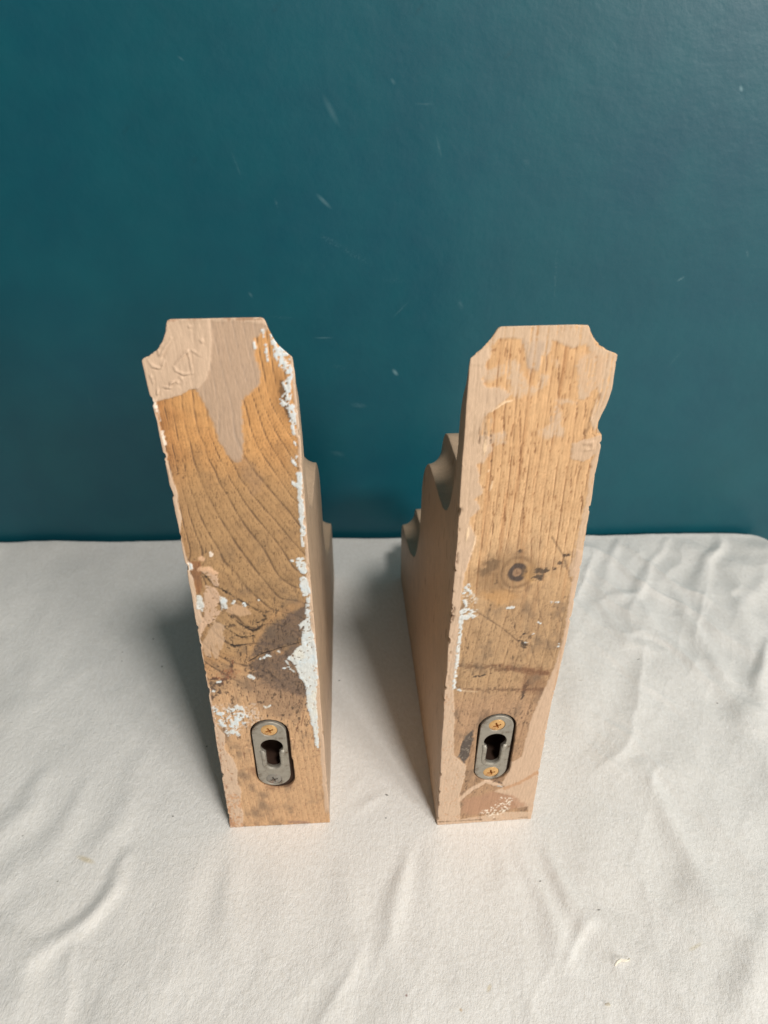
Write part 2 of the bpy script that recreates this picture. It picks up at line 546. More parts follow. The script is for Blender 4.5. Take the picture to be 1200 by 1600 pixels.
def corbel_base(kL, kR, wL, wR):
    xo = np.concatenate([np.linspace(0, 6, 16), np.linspace(6.2, 9.8, 19)])
    xs = np.unique(np.concatenate([-W2 + xo, np.linspace(-12, 12, 7), W2 - xo]))
    T = np.interp(DS, T_D, T_Z)
    Lc = np.minimum(np.interp(DS, L_D, L_Z), T - 0.02)
    qq = np.arange(-3, 14, .05)
    ker = np.exp(-.5 * (np.arange(-2, 2.01, .05) / .42) ** 2)
    ker /= ker.sum()
    def cv(q, w, k):
        g = np.clip(qq / w, 0, 1)
        g = np.convolve(np.pad((1 - g ** k) ** (1 / k), 40, 'edge'), ker, 'valid')
        return np.interp(q, qq, g) + .06 * np.clip(1 - q / 1.3, 0, 1) ** 2
    c_front = np.maximum(cv(xs + W2, wL, kL), cv(W2 - xs, wR, kR))
    crisp = lambda q: (1 - np.clip(q / 7.6, 0, 1) ** 2.1) ** (1 / 2.1)
    c_back = np.maximum(crisp(xs + W2), crisp(W2 - xs))
    c = np.where((DS < 8.15)[:, None], c_front[None, :], c_back[None, :])
    Z = T[:, None] - c * (T - Lc)[:, None]
    nd, nx = Z.shape
    top = [(xs[i], DS[j], Z[j, i]) for j in range(nd) for i in range(nx)]
    bot = [(xs[i], DS[j], 0.0) for j in range(nd) for i in range(nx)]
    n = nd * nx
    F = []
    for j in range(nd - 1):
        for i in range(nx - 1):
            a = j * nx + i
            F.append((a, a + 1, a + nx + 1, a + nx))
            F.append((n + a, n + a + nx, n + a + nx + 1, n + a + 1))
    for i in range(nx - 1):
        F.append((i, n + i, n + i + 1, i + 1))
        a = (nd - 1) * nx + i
        F.append((a + 1, n + a + 1, n + a, a))
    for j in range(nd - 1):
        a = j * nx
        F.append((a, a + nx, n + a + nx, n + a))
        a = j * nx + nx - 1
        F.append((a + nx, a, n + a, n + a + nx))
    me = bpy.data.meshes.new('blank')
    me.from_pydata(top + bot, [], F)
    me.update()
    return me


def stadium(cx, z0, z1, r, seg=20):
    pts = []
    for k in range(seg + 1):
        a = math.pi * k / seg
        pts.append((cx + r * math.cos(a), z1 - r + r * math.sin(a)))
    for k in range(seg + 1):
        a = math.pi + math.pi * k / seg
        pts.append((cx + r * math.cos(a), z0 + r + r * math.sin(a)))
    return pts


def keyhole(cx, zc, r, hw, zb, seg=28):
    """round hole with a slot below it, counter-clockwise"""
    a0 = math.asin(hw / r)
    pts = []
    for k in range(seg + 1):
        a = -math.pi / 2 + a0 + (2 * math.pi - 2 * a0) * k / seg
        pts.append((cx + r * math.cos(a), zc + r * math.sin(a)))
    zl = zb + hw
    for k in range(13):
        a = math.pi + math.pi * k / 12
        pts.append((cx + hw * math.cos(a), zl + hw * math.sin(a)))
    return pts


def prism(pts, y0, y1):
    bm = bmesh.new()
    a = [bm.verts.new((x, y0, z)) for x, z in pts]
    b = [bm.verts.new((x, y1, z)) for x, z in pts]
    n = len(pts)
    bm.faces.new(a)
    bm.faces.new(b[::-1])
    for i in range(n):
        bm.faces.new((a[i], b[i], b[(i + 1) % n], a[(i + 1) % n]))
    bmesh.ops.recalc_face_normals(bm, faces=bm.faces)
    me = bpy.data.meshes.new('cutter')
    bm.to_mesh(me)
    bm.free()
    return me


VOXEL = 0.36


def remeshed(me, cutters):
    o = link('blank', me)
    cs = []
    for c in cutters:
        co = link('cutter', c)
        cs.append(co)
        m = o.modifiers.new('cut', 'BOOLEAN')
        m.operation, m.solver, m.object = 'DIFFERENCE', 'EXACT', co
    m = o.modifiers.new('vox', 'REMESH')
    m.mode, m.voxel_size, m.adaptivity = 'VOXEL', VOXEL, 0.0
    m = o.modifiers.new('soft', 'SMOOTH')
    m.factor, m.iterations = 0.5, 6
    bpy.context.view_layer.update()
    dg = bpy.context.evaluated_depsgraph_get()
    out = bpy.data.meshes.new_from_object(o.evaluated_get(dg))
    for q in [o] + cs:
        bpy.data.objects.remove(q, do_unlink=True)
    return out


# ------------------------------------------------------------------ where the photo shows each mark
ZT = {'A': (200, 470, 3.53), 'B': (240, 860, 3.478), 'C': (610, 490, 3.158), 'D': (610, 840, 3.478)}
PLACE = {'L': ((-0.04623, 0.19476), 0.0560), 'R': ((0.04476, 0.19647), 0.0737)}


class Face:
    """front face of one corbel: turns traced points into millimetres on that face and layers paint over wood"""

    def __init__(s, key, u, z):
        s.o, s.a = np.array(PLACE[key][0]), PLACE[key][1]
        s.P = np.stack([u, z], -1)
        s.u, s.z = u, z
        n = len(u)
        s.col = np.zeros((n, 3))
        s.h = np.zeros(n)          # relief, mm, outwards
        s.ro = np.full(n, 0.62)
        s.n1 = fbm(u / 2.2, z / 2.2, 3, 3)
        s.n2 = fbm(u / 0.8, z / 0.8, 7, 2)
        s.n3 = fbm(u / 7, z / 7, 12, 3)
        s.ns = fbm(u / 0.55, z / 5.0, 21, 3)
        s.brush = fbm(u / 0.45, z / 12.0, 31, 2)

    def mm(s, Z, pts):
        x0, y0, k = ZT[Z]
        p = np.array(pts, float)
        r = px_ray(x0 + p[:, 0] / k, y0 + p[:, 1] / k)
        nrm = np.array([-math.sin(s.a), math.cos(s.a)])
        tg = np.array([math.cos(s.a), math.sin(s.a)])
        q = (nrm @ s.o) / (r[:, :2] @ nrm)
        P = r * q[:, None]
        return np.stack([(P[:, :2] - s.o) @ tg, P[:, 2] + CAM_H], -1) * 1000

    def poly(s, Z, pts, soft=0.25, rag=0.35, fine=0.2):
        sd = poly_sd(s.P, s.mm(Z, pts))
        return sstep(-soft, soft, sd + rag * s.n1 + fine * s.n2)

    def line(s, Z, pts, w, soft=0.3, rag=0.25, taper=False):
        m = s.mm(Z, pts)
        lo, hi = m.min(0) - 4, m.max(0) + 4
        k = (s.P[:, 0] > lo[0]) & (s.P[:, 0] < hi[0]) & (s.P[:, 1] > lo[1]) & (s.P[:, 1] < hi[1])
        out = np.zeros(len(s.P))
        if k.any():
            d, t = line_dist(s.P[k], m)
            ww = w * (np.clip(np.sin(np.pi * t), .15, 1) if taper else 1.0)
            out[k] = sstep(-soft, soft, ww - d + rag * s.n2[k] + .5 * rag * s.n1[k])
        return out

    def lay(s, m, c, a=1.0, h=0.0, ro=None, var=0.0):
        m = np.clip(m, 0, 1)
        c = srgb(*c) if tuple(c) in (BEIGE, GREIGE, WHITE) else srgb(*c) * 1.22
        k = (m * a)[:, None]
        cc = c[None, :] * (1 + var * (0.6 * s.n3 + 0.4 * s.brush))[:, None]
        s.col = s.col * (1 - k) + cc * k
        if h:
            s.h += h * m
        if ro is not None:
            s.ro = s.ro * (1 - m * a) + ro * m * a


def tps(src, val, P):
    def U(r2):
        return np.where(r2 > 1e-9, r2 * np.log(r2 + 1e-12), 0)
    n = len(src)
    d2 = ((src[:, None] - src[None]) ** 2).sum(-1)
    K = U(d2) + np.eye(n) * 8.0
    A = np.zeros((n + 3, n + 3))
    A[:n, :n] = K
    A[:n, n:] = np.hstack([np.ones((n, 1)), src])
    A[n:, :n] = A[:n, n:].T
    w = np.linalg.solve(A, np.concatenate([val, [0, 0, 0]]))
    out = np.empty(len(P))
    for i in range(0, len(P), 20000):
        Q = P[i:i + 20000]
        out[i:i + 20000] = U(((Q[:, None] - src[None]) ** 2).sum(-1)) @ w[:n] + w[n] + Q @ w[n + 1:]
    return out


def dense(p, n=9):
    p = np.asarray(p, float)
    s = np.concatenate([[0], np.cumsum(np.hypot(*np.diff(p, axis=0).T))])
    t = np.linspace(0, s[-1], n)
    return np.stack([np.interp(t, s, p[:, 0]), np.interp(t, s, p[:, 1])], -1)


BEIGE = (203, 174, 147)
GREIGE = (182, 157, 135)
WHITE = (213, 214, 209)


def grain_lines(f, phi, dark, amt, width=0.13, sub=0.35):
    """thin dark late-wood lines where phi crosses whole numbers, fainter ones between"""
    wob = phi + 0.012 * f.ns + 0.05 * noise(f.u / 9, f.z / 16, 46)
    fr = np.abs(wob - np.round(wob))
    wv = width * (.75 + .55 * fbm(f.u / 2 + 3 * np.round(wob), f.z / 4.5, 44, 3))
    ln = np.exp(-(fr / wv) ** 2)
    br = sstep(-0.6, 0.35, fbm(f.u / 1.3 + 7 * np.round(wob), f.z / 5, 41, 3) + .35 * f.n2)
    f.lay(ln * (0.35 + .65 * br), dark, amt, h=-0.10)
    w2 = wob * 3.0
    fr2 = np.abs(w2 - np.round(w2))
    f.lay(np.exp(-(fr2 / 0.14) ** 2) * (0.2 + .8 * br), dark, amt * sub, h=-0.03)
    side = (wob - np.floor(wob))
    f.col *= (1 + 0.12 * (side - 0.5) + .06 * f.n2 + .06 * f.ns + .05 * f.n1)[:, None]


def pits(f, mask, c, a, n_scale=1.0):
    """small dark pores and flecks elongated with the grain"""
    q = fbm(f.u / (0.30 * n_scale), f.z / (1.5 * n_scale), 91, 2)
    q2 = fbm(f.u / (0.24 * n_scale), f.z / (0.6 * n_scale), 98, 2)
    f.lay(sstep(0.30, 0.60, q2) * mask, c, a * .45, h=-0.04)
    gate = .5 + .5 * sstep(-.3, .5, fbm(f.u / 4, f.z / 7, 95, 2))
    f.lay(sstep(0.50, 0.68, q) * mask * gate, c, a * .8, h=-0.05)


def paint_left(f):
    P = f.P
    # ---- bare wood
    top = sstep(120, 200, f.z)
    f.col[:] = srgb(182, 140, 97)
    f.lay(top, (192, 140, 86), .8)
    f.lay(sstep(-.2, .7, f.n3), (160, 112, 68), .45)
    f.lay(sstep(0, .8, fbm(f.u / 3, f.z / 16, 17, 3)), (196, 148, 96), .5)
    f.lay(sstep(-12, -21, f.u) * sstep(60, 140, f.z), (142, 88, 50), .55)
    f.lay(sstep(196, 172, f.z) * sstep(96, 112, f.z), (150, 122, 88), .6)
    f.lay(sstep(110, 84, f.z), (186, 150, 114), .85)
    f.lay(sstep(0.0, .7, fbm(f.u / 5, f.z / 5, 18, 4)) * sstep(215, 170, f.z) * sstep(100, 120, f.z), (132, 104, 74), .55)
    S = [
        (0, 'A', [(165, 560), (200, 750), (240, 950), (290, 1150), (330, 1350), (380, 1518)]),
        (0, 'B', [(190, 80), (215, 200), (240, 300)]),
        (1, 'A', [(220, 580), (250, 760), (290, 950), (330, 1100), (390, 1260), (450, 1400), (520, 1518)]),
        (1, 'B', [(260, 120), (340, 190), (430, 250), (520, 300), (590, 340), (612, 375), (560, 392)]),
        (2, 'A', [(300, 560), (320, 700), (350, 850), (400, 1000), (460, 1120), (540, 1250), (620, 1370), (700, 1480)]),
        (2, 'B', [(550, 101), (640, 210), (690, 262), (780, 275)]),
        (3, 'A', [(410, 640), (440, 750), (490, 880), (560, 1020), (620, 1130), (700, 1240), (800, 1360), (870, 1500)]),
        (4, 'A', [(500, 760), (600, 960), (700, 1090), (850, 1260), (975, 1400)]),
        (5, 'A', [(630, 700), (690, 850), (780, 960), (870, 1080), (965, 1190)]),
        (6, 'A', [(700, 560), (760, 760), (850, 900), (945, 1050)]),
        (7, 'A', [(760, 560), (830, 700), (935, 860)]),
        (.6, 'B', [(380, 330), (470, 400), (540, 440), (600, 405)]),
        (.3, 'B', [(350, 390), (420, 440), (480, 475), (550, 465)]),
        (0, 'B', [(380, 490), (440, 520), (510, 510)])]
    src, val = [], []
    for v, Z, p in S:
        d = dense(f.mm(Z, p), 8)
        src.append(d)
        val += [v] * len(d)
    src = np.vstack(src)
    phi = tps(src, np.array(val, float), P)
    phi2 = (f.u + 0.07 * (f.z - 40) + 0.8 * noise(f.u / 14, f.z / 40, 47)) / 3.4
    low = sstep(98, 84, f.z)
    vis = sstep(225, 205, f.z)
    keep = f.col.copy(), f.h.copy()
    grain_lines(f, phi * 1.5, (86, 66, 50), .88, 0.075, .34)
    upper = f.col.copy(), f.h.copy()
    f.col, f.h = keep[0].copy(), keep[1].copy()
    grain_lines(f, phi2 * 1.3, (136, 92, 62), .34, 0.07, .5)
    k = low[:, None]
    f.col = upper[0] * (1 - k) + f.col * k
    f.h = upper[1] * (1 - low) + f.h * low
    # bold arcs round the knot
    for p in S[3][2:3] + S[11][2:3] + S[12][2:3] + S[13][2:3]:
        f.line('B', p, .28, .25, .4, True)
        f.lay(f.line('B', p, .30, .3, .5, True), (44, 36, 30), .85, h=-.1)
    for p in ([(470, 400), (540, 440), (600, 405)], [(420, 440), (480, 475), (550, 462)], [(540, 300), (590, 335), (612, 372), (560, 392)],
              [(400, 505), (440, 522), (500, 512)], [(260, 130), (330, 185), (400, 235)]):
        f.lay(f.line('B', p, .42, .35, .6, True), (40, 33, 28), .8, h=-.1)
    pits(f, sstep(215, 190, f.z) * (1 - low), (70, 52, 38), .75)
    pits(f, low, (104, 62, 40), .7, 1.15)
    # heart stain above and below the crack
    m1 = f.poly('B', [(520, 560), (560, 510), (600, 440), (660, 395), (730, 350), (835, 295), (850, 440), (800, 500), (700, 530), (600, 560), (540, 585), (512, 600)], 1.5, 1.1, .6)
    m2 = f.poly('B', [(512, 600), (600, 568), (700, 535), (800, 505), (850, 520), (840, 640), (840, 790), (780, 785), (690, 765), (600, 725), (540, 690), (520, 640)], 2.0, 1.8, .9)
    mott = .78 + .22 * sstep(-.5, .4, f.n2 + .6 * f.n1)
    f.lay(m1 * mott, (92, 76, 66), .9, var=.3)
    f.lay(m2 * mott, (88, 74, 66), .87, var=.35)
    f.lay(f.poly('B', [(480, 700), (560, 690), (700, 740), (840, 760), (840, 840), (760, 900), (690, 920), (560, 850)], 2.5, 2.0, .9), (112, 90, 74), .5)
    pits(f, np.clip(m1 + m2, 0, 1), (42, 34, 30), .8)
    pits(f, f.poly('B', [(480, 660), (830, 700), (840, 860), (720, 920), (560, 800)], 1, 1), (52, 40, 34), .85, 1.3)
    f.lay(f.line('B', [(512, 606), (590, 562), (700, 527), (802, 498), (880, 480)], .16, .2, .12), (26, 20, 17), .95, h=-.35)
    # light band of wood above the stain
    f.lay(f.poly('B', [(560, 470), (640, 350), (760, 290), (830, 255), (835, 290), (700, 350), (600, 430), (530, 540), (500, 570)], .8, .6), (168, 128, 88), .55)
    # red and black bruise at the left edge
    f.lay(f.poly('B', [(320, 695), (380, 655), (440, 630), (455, 660), (410, 705), (370, 740)], 1.1, 1.3, .9) * sstep(-.5, .3, f.n2 + .4 * f.ns), (150, 84, 50), .75)
    f.lay(f.line('B', [(430, 600), (425, 640), (440, 690)], .3, .3, .4), (104, 50, 30), .7)
    f.lay(f.poly('B', [(296, 705), (340, 690), (420, 700), (400, 740), (350, 795), (312, 812)], 1.0, 1.5, .9) * sstep(-.6, .2, f.n2 + .5 * f.n1), (58, 46, 42), .85)
    f.lay(f.poly('B', [(255, 60), (190, 60), (235, 240), (262, 225)], .5, .5), (120, 66, 38), .5)
    # dark stain under the white at the right edge
    f.lay(f.poly('A', [(835, 430), (858, 440), (880, 520), (900, 620), (905, 655), (880, 645), (850, 565), (836, 500)], .35, .6, .5), (62, 52, 42), .85)
    f.lay(f.poly('A', [(790, 380), (870, 400), (900, 620), (900, 700), (840, 620), (800, 500)], 1.6, 1.2), (120, 84, 50), .45)
    gr = sstep(.0, .7, fbm(f.u / 6, f.z / 9, 141, 4)) * sstep(165, 130, f.z)
    f.lay(gr, (92, 78, 66), .6)
    f.lay(sstep(.25, .55, fbm(f.u / .75, f.z / 2.0, 143, 3)) * sstep(150, 120, f.z) * sstep(30, 70, f.z), (66, 52, 42), .8, h=-.06)
    # ---- brushed thin grey-beige paint
    g = f.poly('A', [(380, 80), (770, 75), (770, 120), (775, 165), (738, 175), (722, 195), (695, 205), (700, 290), (715, 340), (733, 400), (722, 460), (690, 500), (640, 530), (625, 570), (632, 700), (636, 850), (620, 885), (590, 888), (560, 860), (500, 770), (480, 690), (440, 600), (400, 540), (370, 490), (380, 300)], .5, .45, .35)
    dry = sstep(-.7, .35, f.brush + .3 * f.ns + 1.6 * sstep(150, 205, f.z) - .1)
    f.lay(g * dry, GREIGE, .86, h=.10, ro=.45, var=.10)
    f.lay(g * sstep(.25, .7, f.brush), (168, 140, 116), .5)
    f.lay(f.poly('A', [(600, 880), (650, 860), (760, 1000), (700, 1080), (620, 960)], 1.2, 1), (150, 118, 90), .35)
    # ---- thick beige paint at the top left, with alligator cracks
    b = f.poly('A', [(40, 300), (110, 275), (150, 255), (190, 215), (205, 80), (290, 60), (440, 60), (455, 130), (460, 220), (450, 370), (430, 430), (385, 485), (340, 490), (290, 520), (150, 556), (60, 545)], .18, .15, .12)
    f.lay(b, BEIGE, 1, h=.30, ro=.42, var=.05)
    for p in ([(110, 320), (135, 360), (185, 372)], [(165, 270), (180, 300), (195, 270), (240, 200)], [(250, 355), (268, 385), (300, 402), (355, 400)],
              [(258, 350), (290, 315), (330, 272), (345, 330), (355, 398)], [(285, 410), (312, 452)], [(350, 268), (372, 285), (396, 305)],
              [(120, 405), (132, 425), (142, 455)], [(230, 472), (238, 450), (255, 440)], [(165, 490), (160, 520)], [(270, 440), (280, 460)],
              [(200, 330), (185, 372)], [(400, 210), (415, 235)], [(330, 130), (350, 150)], [(190, 470), (240, 480)]):
        q = f.line('A', p, .24, .26, .16, True)
        f.h += .55 * q
        q2 = f.line('A', [(x + 7, y + 9) for x, y in p], .28, .3, .1, True)
        f.h -= .26 * q2
    f.lay(f.poly('A', [(205, 70), (770, 70), (775, 140), (740, 125), (600, 112), (440, 112), (300, 115), (215, 150)], .3, .4), BEIGE, .9, h=.1, ro=.45, var=.06)
    for p in ([(600, 100), (700, 100)], [(545, 90), (560, 100)], [(715, 102), (745, 96)]):
        f.lay(f.line('A', p, .35, .25, .5), (130, 92, 66), .6, h=-.1)
    f.lay(f.line('A', [(225, 108), (300, 92), (440, 92), (740, 80)], .35, .3, .5), (150, 112, 86), .55)
    # ---- left paint strip with chipped outer edge
    strip = [(150, 540), (158, 620), (178, 700), (200, 780), (215, 880), (240, 960), (270, 1060), (280, 1130), (295, 1200), (285, 1290), (308, 1360), (325, 1420), (322, 1518)]
    m = f.poly('A', [(40, 300), (60, 540)] + strip + [(200, 1560), (40, 600)], .2, .25, .15)
    stripB = [(180, 50), (190, 110), (215, 150), (230, 230), (240, 300), (272, 330), (265, 400), (255, 480), (268, 560), (277, 650), (302, 740), (312, 810), (330, 880), (340, 950), (390, 1000), (385, 1080), (430, 1130), (457, 1190), (452, 1250), (477, 1310), (470, 1380), (490, 1430), (480, 1540)]
    m = np.maximum(m, f.poly('B', stripB + [(380, 1560), (50, 20)], .2, .25, .15))
    m = m * sstep(-17, -18, f.u - 6 * (f.z < 60) - 3 * (f.z > 60) * (f.z < 90))
    f.lay(m, BEIGE, 1, h=.25, ro=.45, var=.06)
    edge = sstep(2.4, .6, f.u + 21.4) * sstep(-.1, .5, fbm(f.u / 1.2, f.z / 3.2, 77, 3)) * sstep(212, 190, f.z)
    f.lay(edge, (138, 92, 62), .75, h=-.3)
    f.lay(sstep(.35, .6, fbm(f.u / 0.8, f.z / 1.4, 78, 3)) * m * sstep(150, 60, f.z), (150, 104, 72), .65, h=-.2)
    f.lay(f.poly('B', [(380, 1330), (470, 1320), (490, 1540), (410, 1540)], .5, .5) * sstep(.0, .4, f.n2 + .6 * f.n1), (178, 130, 92), .7, h=-.15)
    # beige splashes at the knot
    for p in ([(255, 110), (290, 95), (338, 108), (356, 160), (350, 198), (318, 180), (298, 140)], [(270, 230), (290, 185), (340, 210), (366, 260), (340, 310), (366, 330), (335, 380), (290, 400), (258, 470), (245, 430), (276, 350)]):
        f.lay(f.poly('B', p, .2, .35, .35) * sstep(-.6, -.3, f.n2), (184, 153, 127), .95, h=.15, ro=.5)
    f.lay(f.poly('B', [(250, 520), (330, 385), (382, 410), (380, 500), (350, 590), (280, 575)], .4, .6, .5) * sstep(-.45, .1, f.ns + .3), (182, 152, 124), .75, h=.08)
    f.lay(f.poly('B', [(400, 310), (440, 290), (500, 310), (528, 345), (470, 362), (400, 335)], .3, .4, .3), (182, 148, 116), .75, h=.1)
    f.lay(f.line('A', [(395, 1480), (440, 1475), (480, 1500)], .9, .3, .5), (200, 160, 126), .85, h=.1)
    f.lay(f.line('A', [(402, 1420), (408, 1424)], .9, .3, .3), (200, 160, 126), .9)
    for Z, p, w in (('A', [(455, 1385), (460, 1405)], .5), ('A', [(120, 545), (150, 580)], .6), ('A', [(160, 600), (178, 660)], .3), ('A', [(190, 720), (205, 790)], .3), ('A', [(335, 1450), (342, 1475)], .6)):
        f.lay(f.line(Z, p, w, .25, .4), (220, 205, 188), .9, h=.1)
    # right edge: thin beige line
    f.lay(sstep(1.0, .5, 21.0 - f.u + .3 * f.n1) * sstep(5, 12, f.z), BEIGE, .9, h=.1)
    f.lay(f.poly('A', [(880, 235), (900, 240), (925, 400), (945, 600), (970, 850), (950, 850), (925, 640), (905, 400)], .2, .2), BEIGE, .9)
    # ---- white paint
    W = np.zeros(len(f.u))
    big = f.poly('A', [(780, 175), (815, 195), (850, 225), (882, 255), (896, 300), (903, 400), (900, 480), (908, 560), (922, 640), (932, 700), (925, 718), (905, 680), (885, 600), (850, 575), (845, 530), (865, 500), (850, 450), (890, 435), (868, 390), (835, 350), (812, 300), (792, 255)], .2, .5, .45)
    W = np.maximum(W, big * sstep(-.38, -.12, f.n2 + .35 * f.n1))
    for Z, p, w, tp in (('A', [(900, 862), (915, 890), (938, 912)], .45, 1), ('A', [(925, 850), (938, 890)], .3, 1), ('A', [(900, 990), (922, 1015), (945, 1030)], .6, 1), ('A', [(945, 955), (948, 1040), (955, 1120), (962, 1200), (966, 1290)], .75, 0),
                        ('A', [(958, 1310), (965, 1350)], .5, 0), ('A', [(952, 1430), (968, 1480)], 1.4, 0), ('A', [(935, 1440), (960, 1425)], .6, 0), ('A', [(903, 1433), (906, 1436)], .5, 0),
                        ('A', [(905, 690), (920, 730)], .5, 0), ('A', [(912, 770), (928, 800)], .35, 1), ('A', [(700, 230), (704, 260)], .35, 0), ('A', [(760, 240), (770, 330)], .3, 0), ('A', [(742, 160), (750, 200)], .35, 0),
                        ('B', [(800, 55), (815, 110)], 1.1, 0), ('B', [(785, 80), (800, 85)], .5, 0), ('B', [(815, 160), (828, 230)], 1.5, 0), ('B', [(835, 240), (842, 280)], .6, 0),
                        ('B', [(580, 590), (600, 582)], .5, 0), ('B', [(615, 572), (632, 575)], .45, 0), ('B', [(678, 548), (684, 552)], .5, 0), ('B', [(520, 684), (540, 694)], .85, 0), ('B', [(705, 640), (735, 632)], .3, 0), ('B', [(745, 645), (765, 660)], .35, 0), ('B', [(720, 600), (735, 622)], .3, 0),
                        ('B', [(600, 845), (612, 855)], .4, 0), ('B', [(622, 850), (632, 842)], .4, 0), ('B', [(322, 765), (328, 768)], .6, 0), ('B', [(195, 75), (198, 95)], .4, 0), ('B', [(430, 290), (440, 275)], .4, 0), ('B', [(490, 290), (494, 300)], .4, 0), ('B', [(565, 272), (572, 270)], .4, 0), ('B', [(345, 715), (362, 712)], .5, 0)):
        W = np.maximum(W, f.line(Z, p, w, .2, .35, tp))
    W = np.maximum(W, f.poly('B', [(828, 290), (848, 290), (852, 380), (870, 470), (886, 560), (892, 640), (886, 760), (886, 850), (896, 980), (896, 1078), (880, 1060), (865, 960), (850, 900), (833, 850), (830, 742), (790, 680), (765, 620), (732, 588), (770, 540), (802, 510), (808, 440), (788, 402), (825, 370)], .2, .45, .3) * sstep(-.85, -.6, f.n2 + .4 * f.n1))
    for p in ([(228, 240), (262, 245), (277, 300), (265, 332), (238, 312)], [(362, 248), (390, 258), (402, 312), (368, 322)]):
        W = np.maximum(W, f.poly('B', p, .3, .35, .4) * .9)
    sp = f.poly('B', [(325, 850), (370, 875), (440, 845), (485, 835), (495, 880), (515, 905), (485, 945), (455, 960), (462, 1005), (430, 995), (405, 1010), (388, 990), (378, 960), (340, 925)], .8, .6)
    W = np.maximum(W, sp * sstep(-.10, .10, f.n2 + .7 * f.n1))
    W = np.maximum(W, f.line('B', [(455, 850), (480, 860)], 1.1, .3, .6))
    W = np.maximum(W, f.line('B', [(400, 990), (425, 975), (455, 995)], .8, .3, .6))
    haze_ = f.poly('B', [(330, 840), (560, 840), (600, 930), (520, 960), (420, 1000), (340, 950)], 1.6, 1.2)
    f.lay(haze_ * sstep(.02, .3, f.n2 + .2 * f.ns), (196, 180, 164), .6)
    W = W * sstep(-.72, -.45, f.n2 + .5 * f.ns)
    f.lay(W, WHITE, .97, h=.22, ro=.5, var=.06)
    f.lay(W * sstep(.1, .6, f.n1 + .3 * f.n2), (190, 200, 204), .6, h=-.08)
    f.lay(W * sstep(.25, .7, f.n3), (204, 196, 176), .5)
    f.h += W * (.10 * f.n2 + .10 * f.n1)
    for p in ([(690, 1020), (770, 1022)],):
        f.lay(f.line('B', p, .18, .2, .2), (216, 170, 130), .7)
    f.lay(f.line('B', [(500, 1070), (540, 1078)], .22, .2, .2), (216, 170, 130), .7)
    for p in ([(490, 1080), (492, 1130)], [(770, 1010), (758, 1100)], [(790, 930), (765, 1010)], [(820, 870), (800, 960)], [(745, 1190), (760, 1192)], [(745, 1235), (765, 1240)], [(820, 1140), (830, 1150)]):
        f.lay(f.line('B', p, .18, .2, .2, True), (92, 56, 38), .75, h=-.1)
    f.lay(f.line('B', [(740, 1475), (830, 1480)], 1.0, .6, .8), (120, 92, 84), .55)
    f.lay(f.line('B', [(540, 1190), (640, 1290), (740, 1270)], 1.5, 1.4, .8), (104, 66, 44), .55)


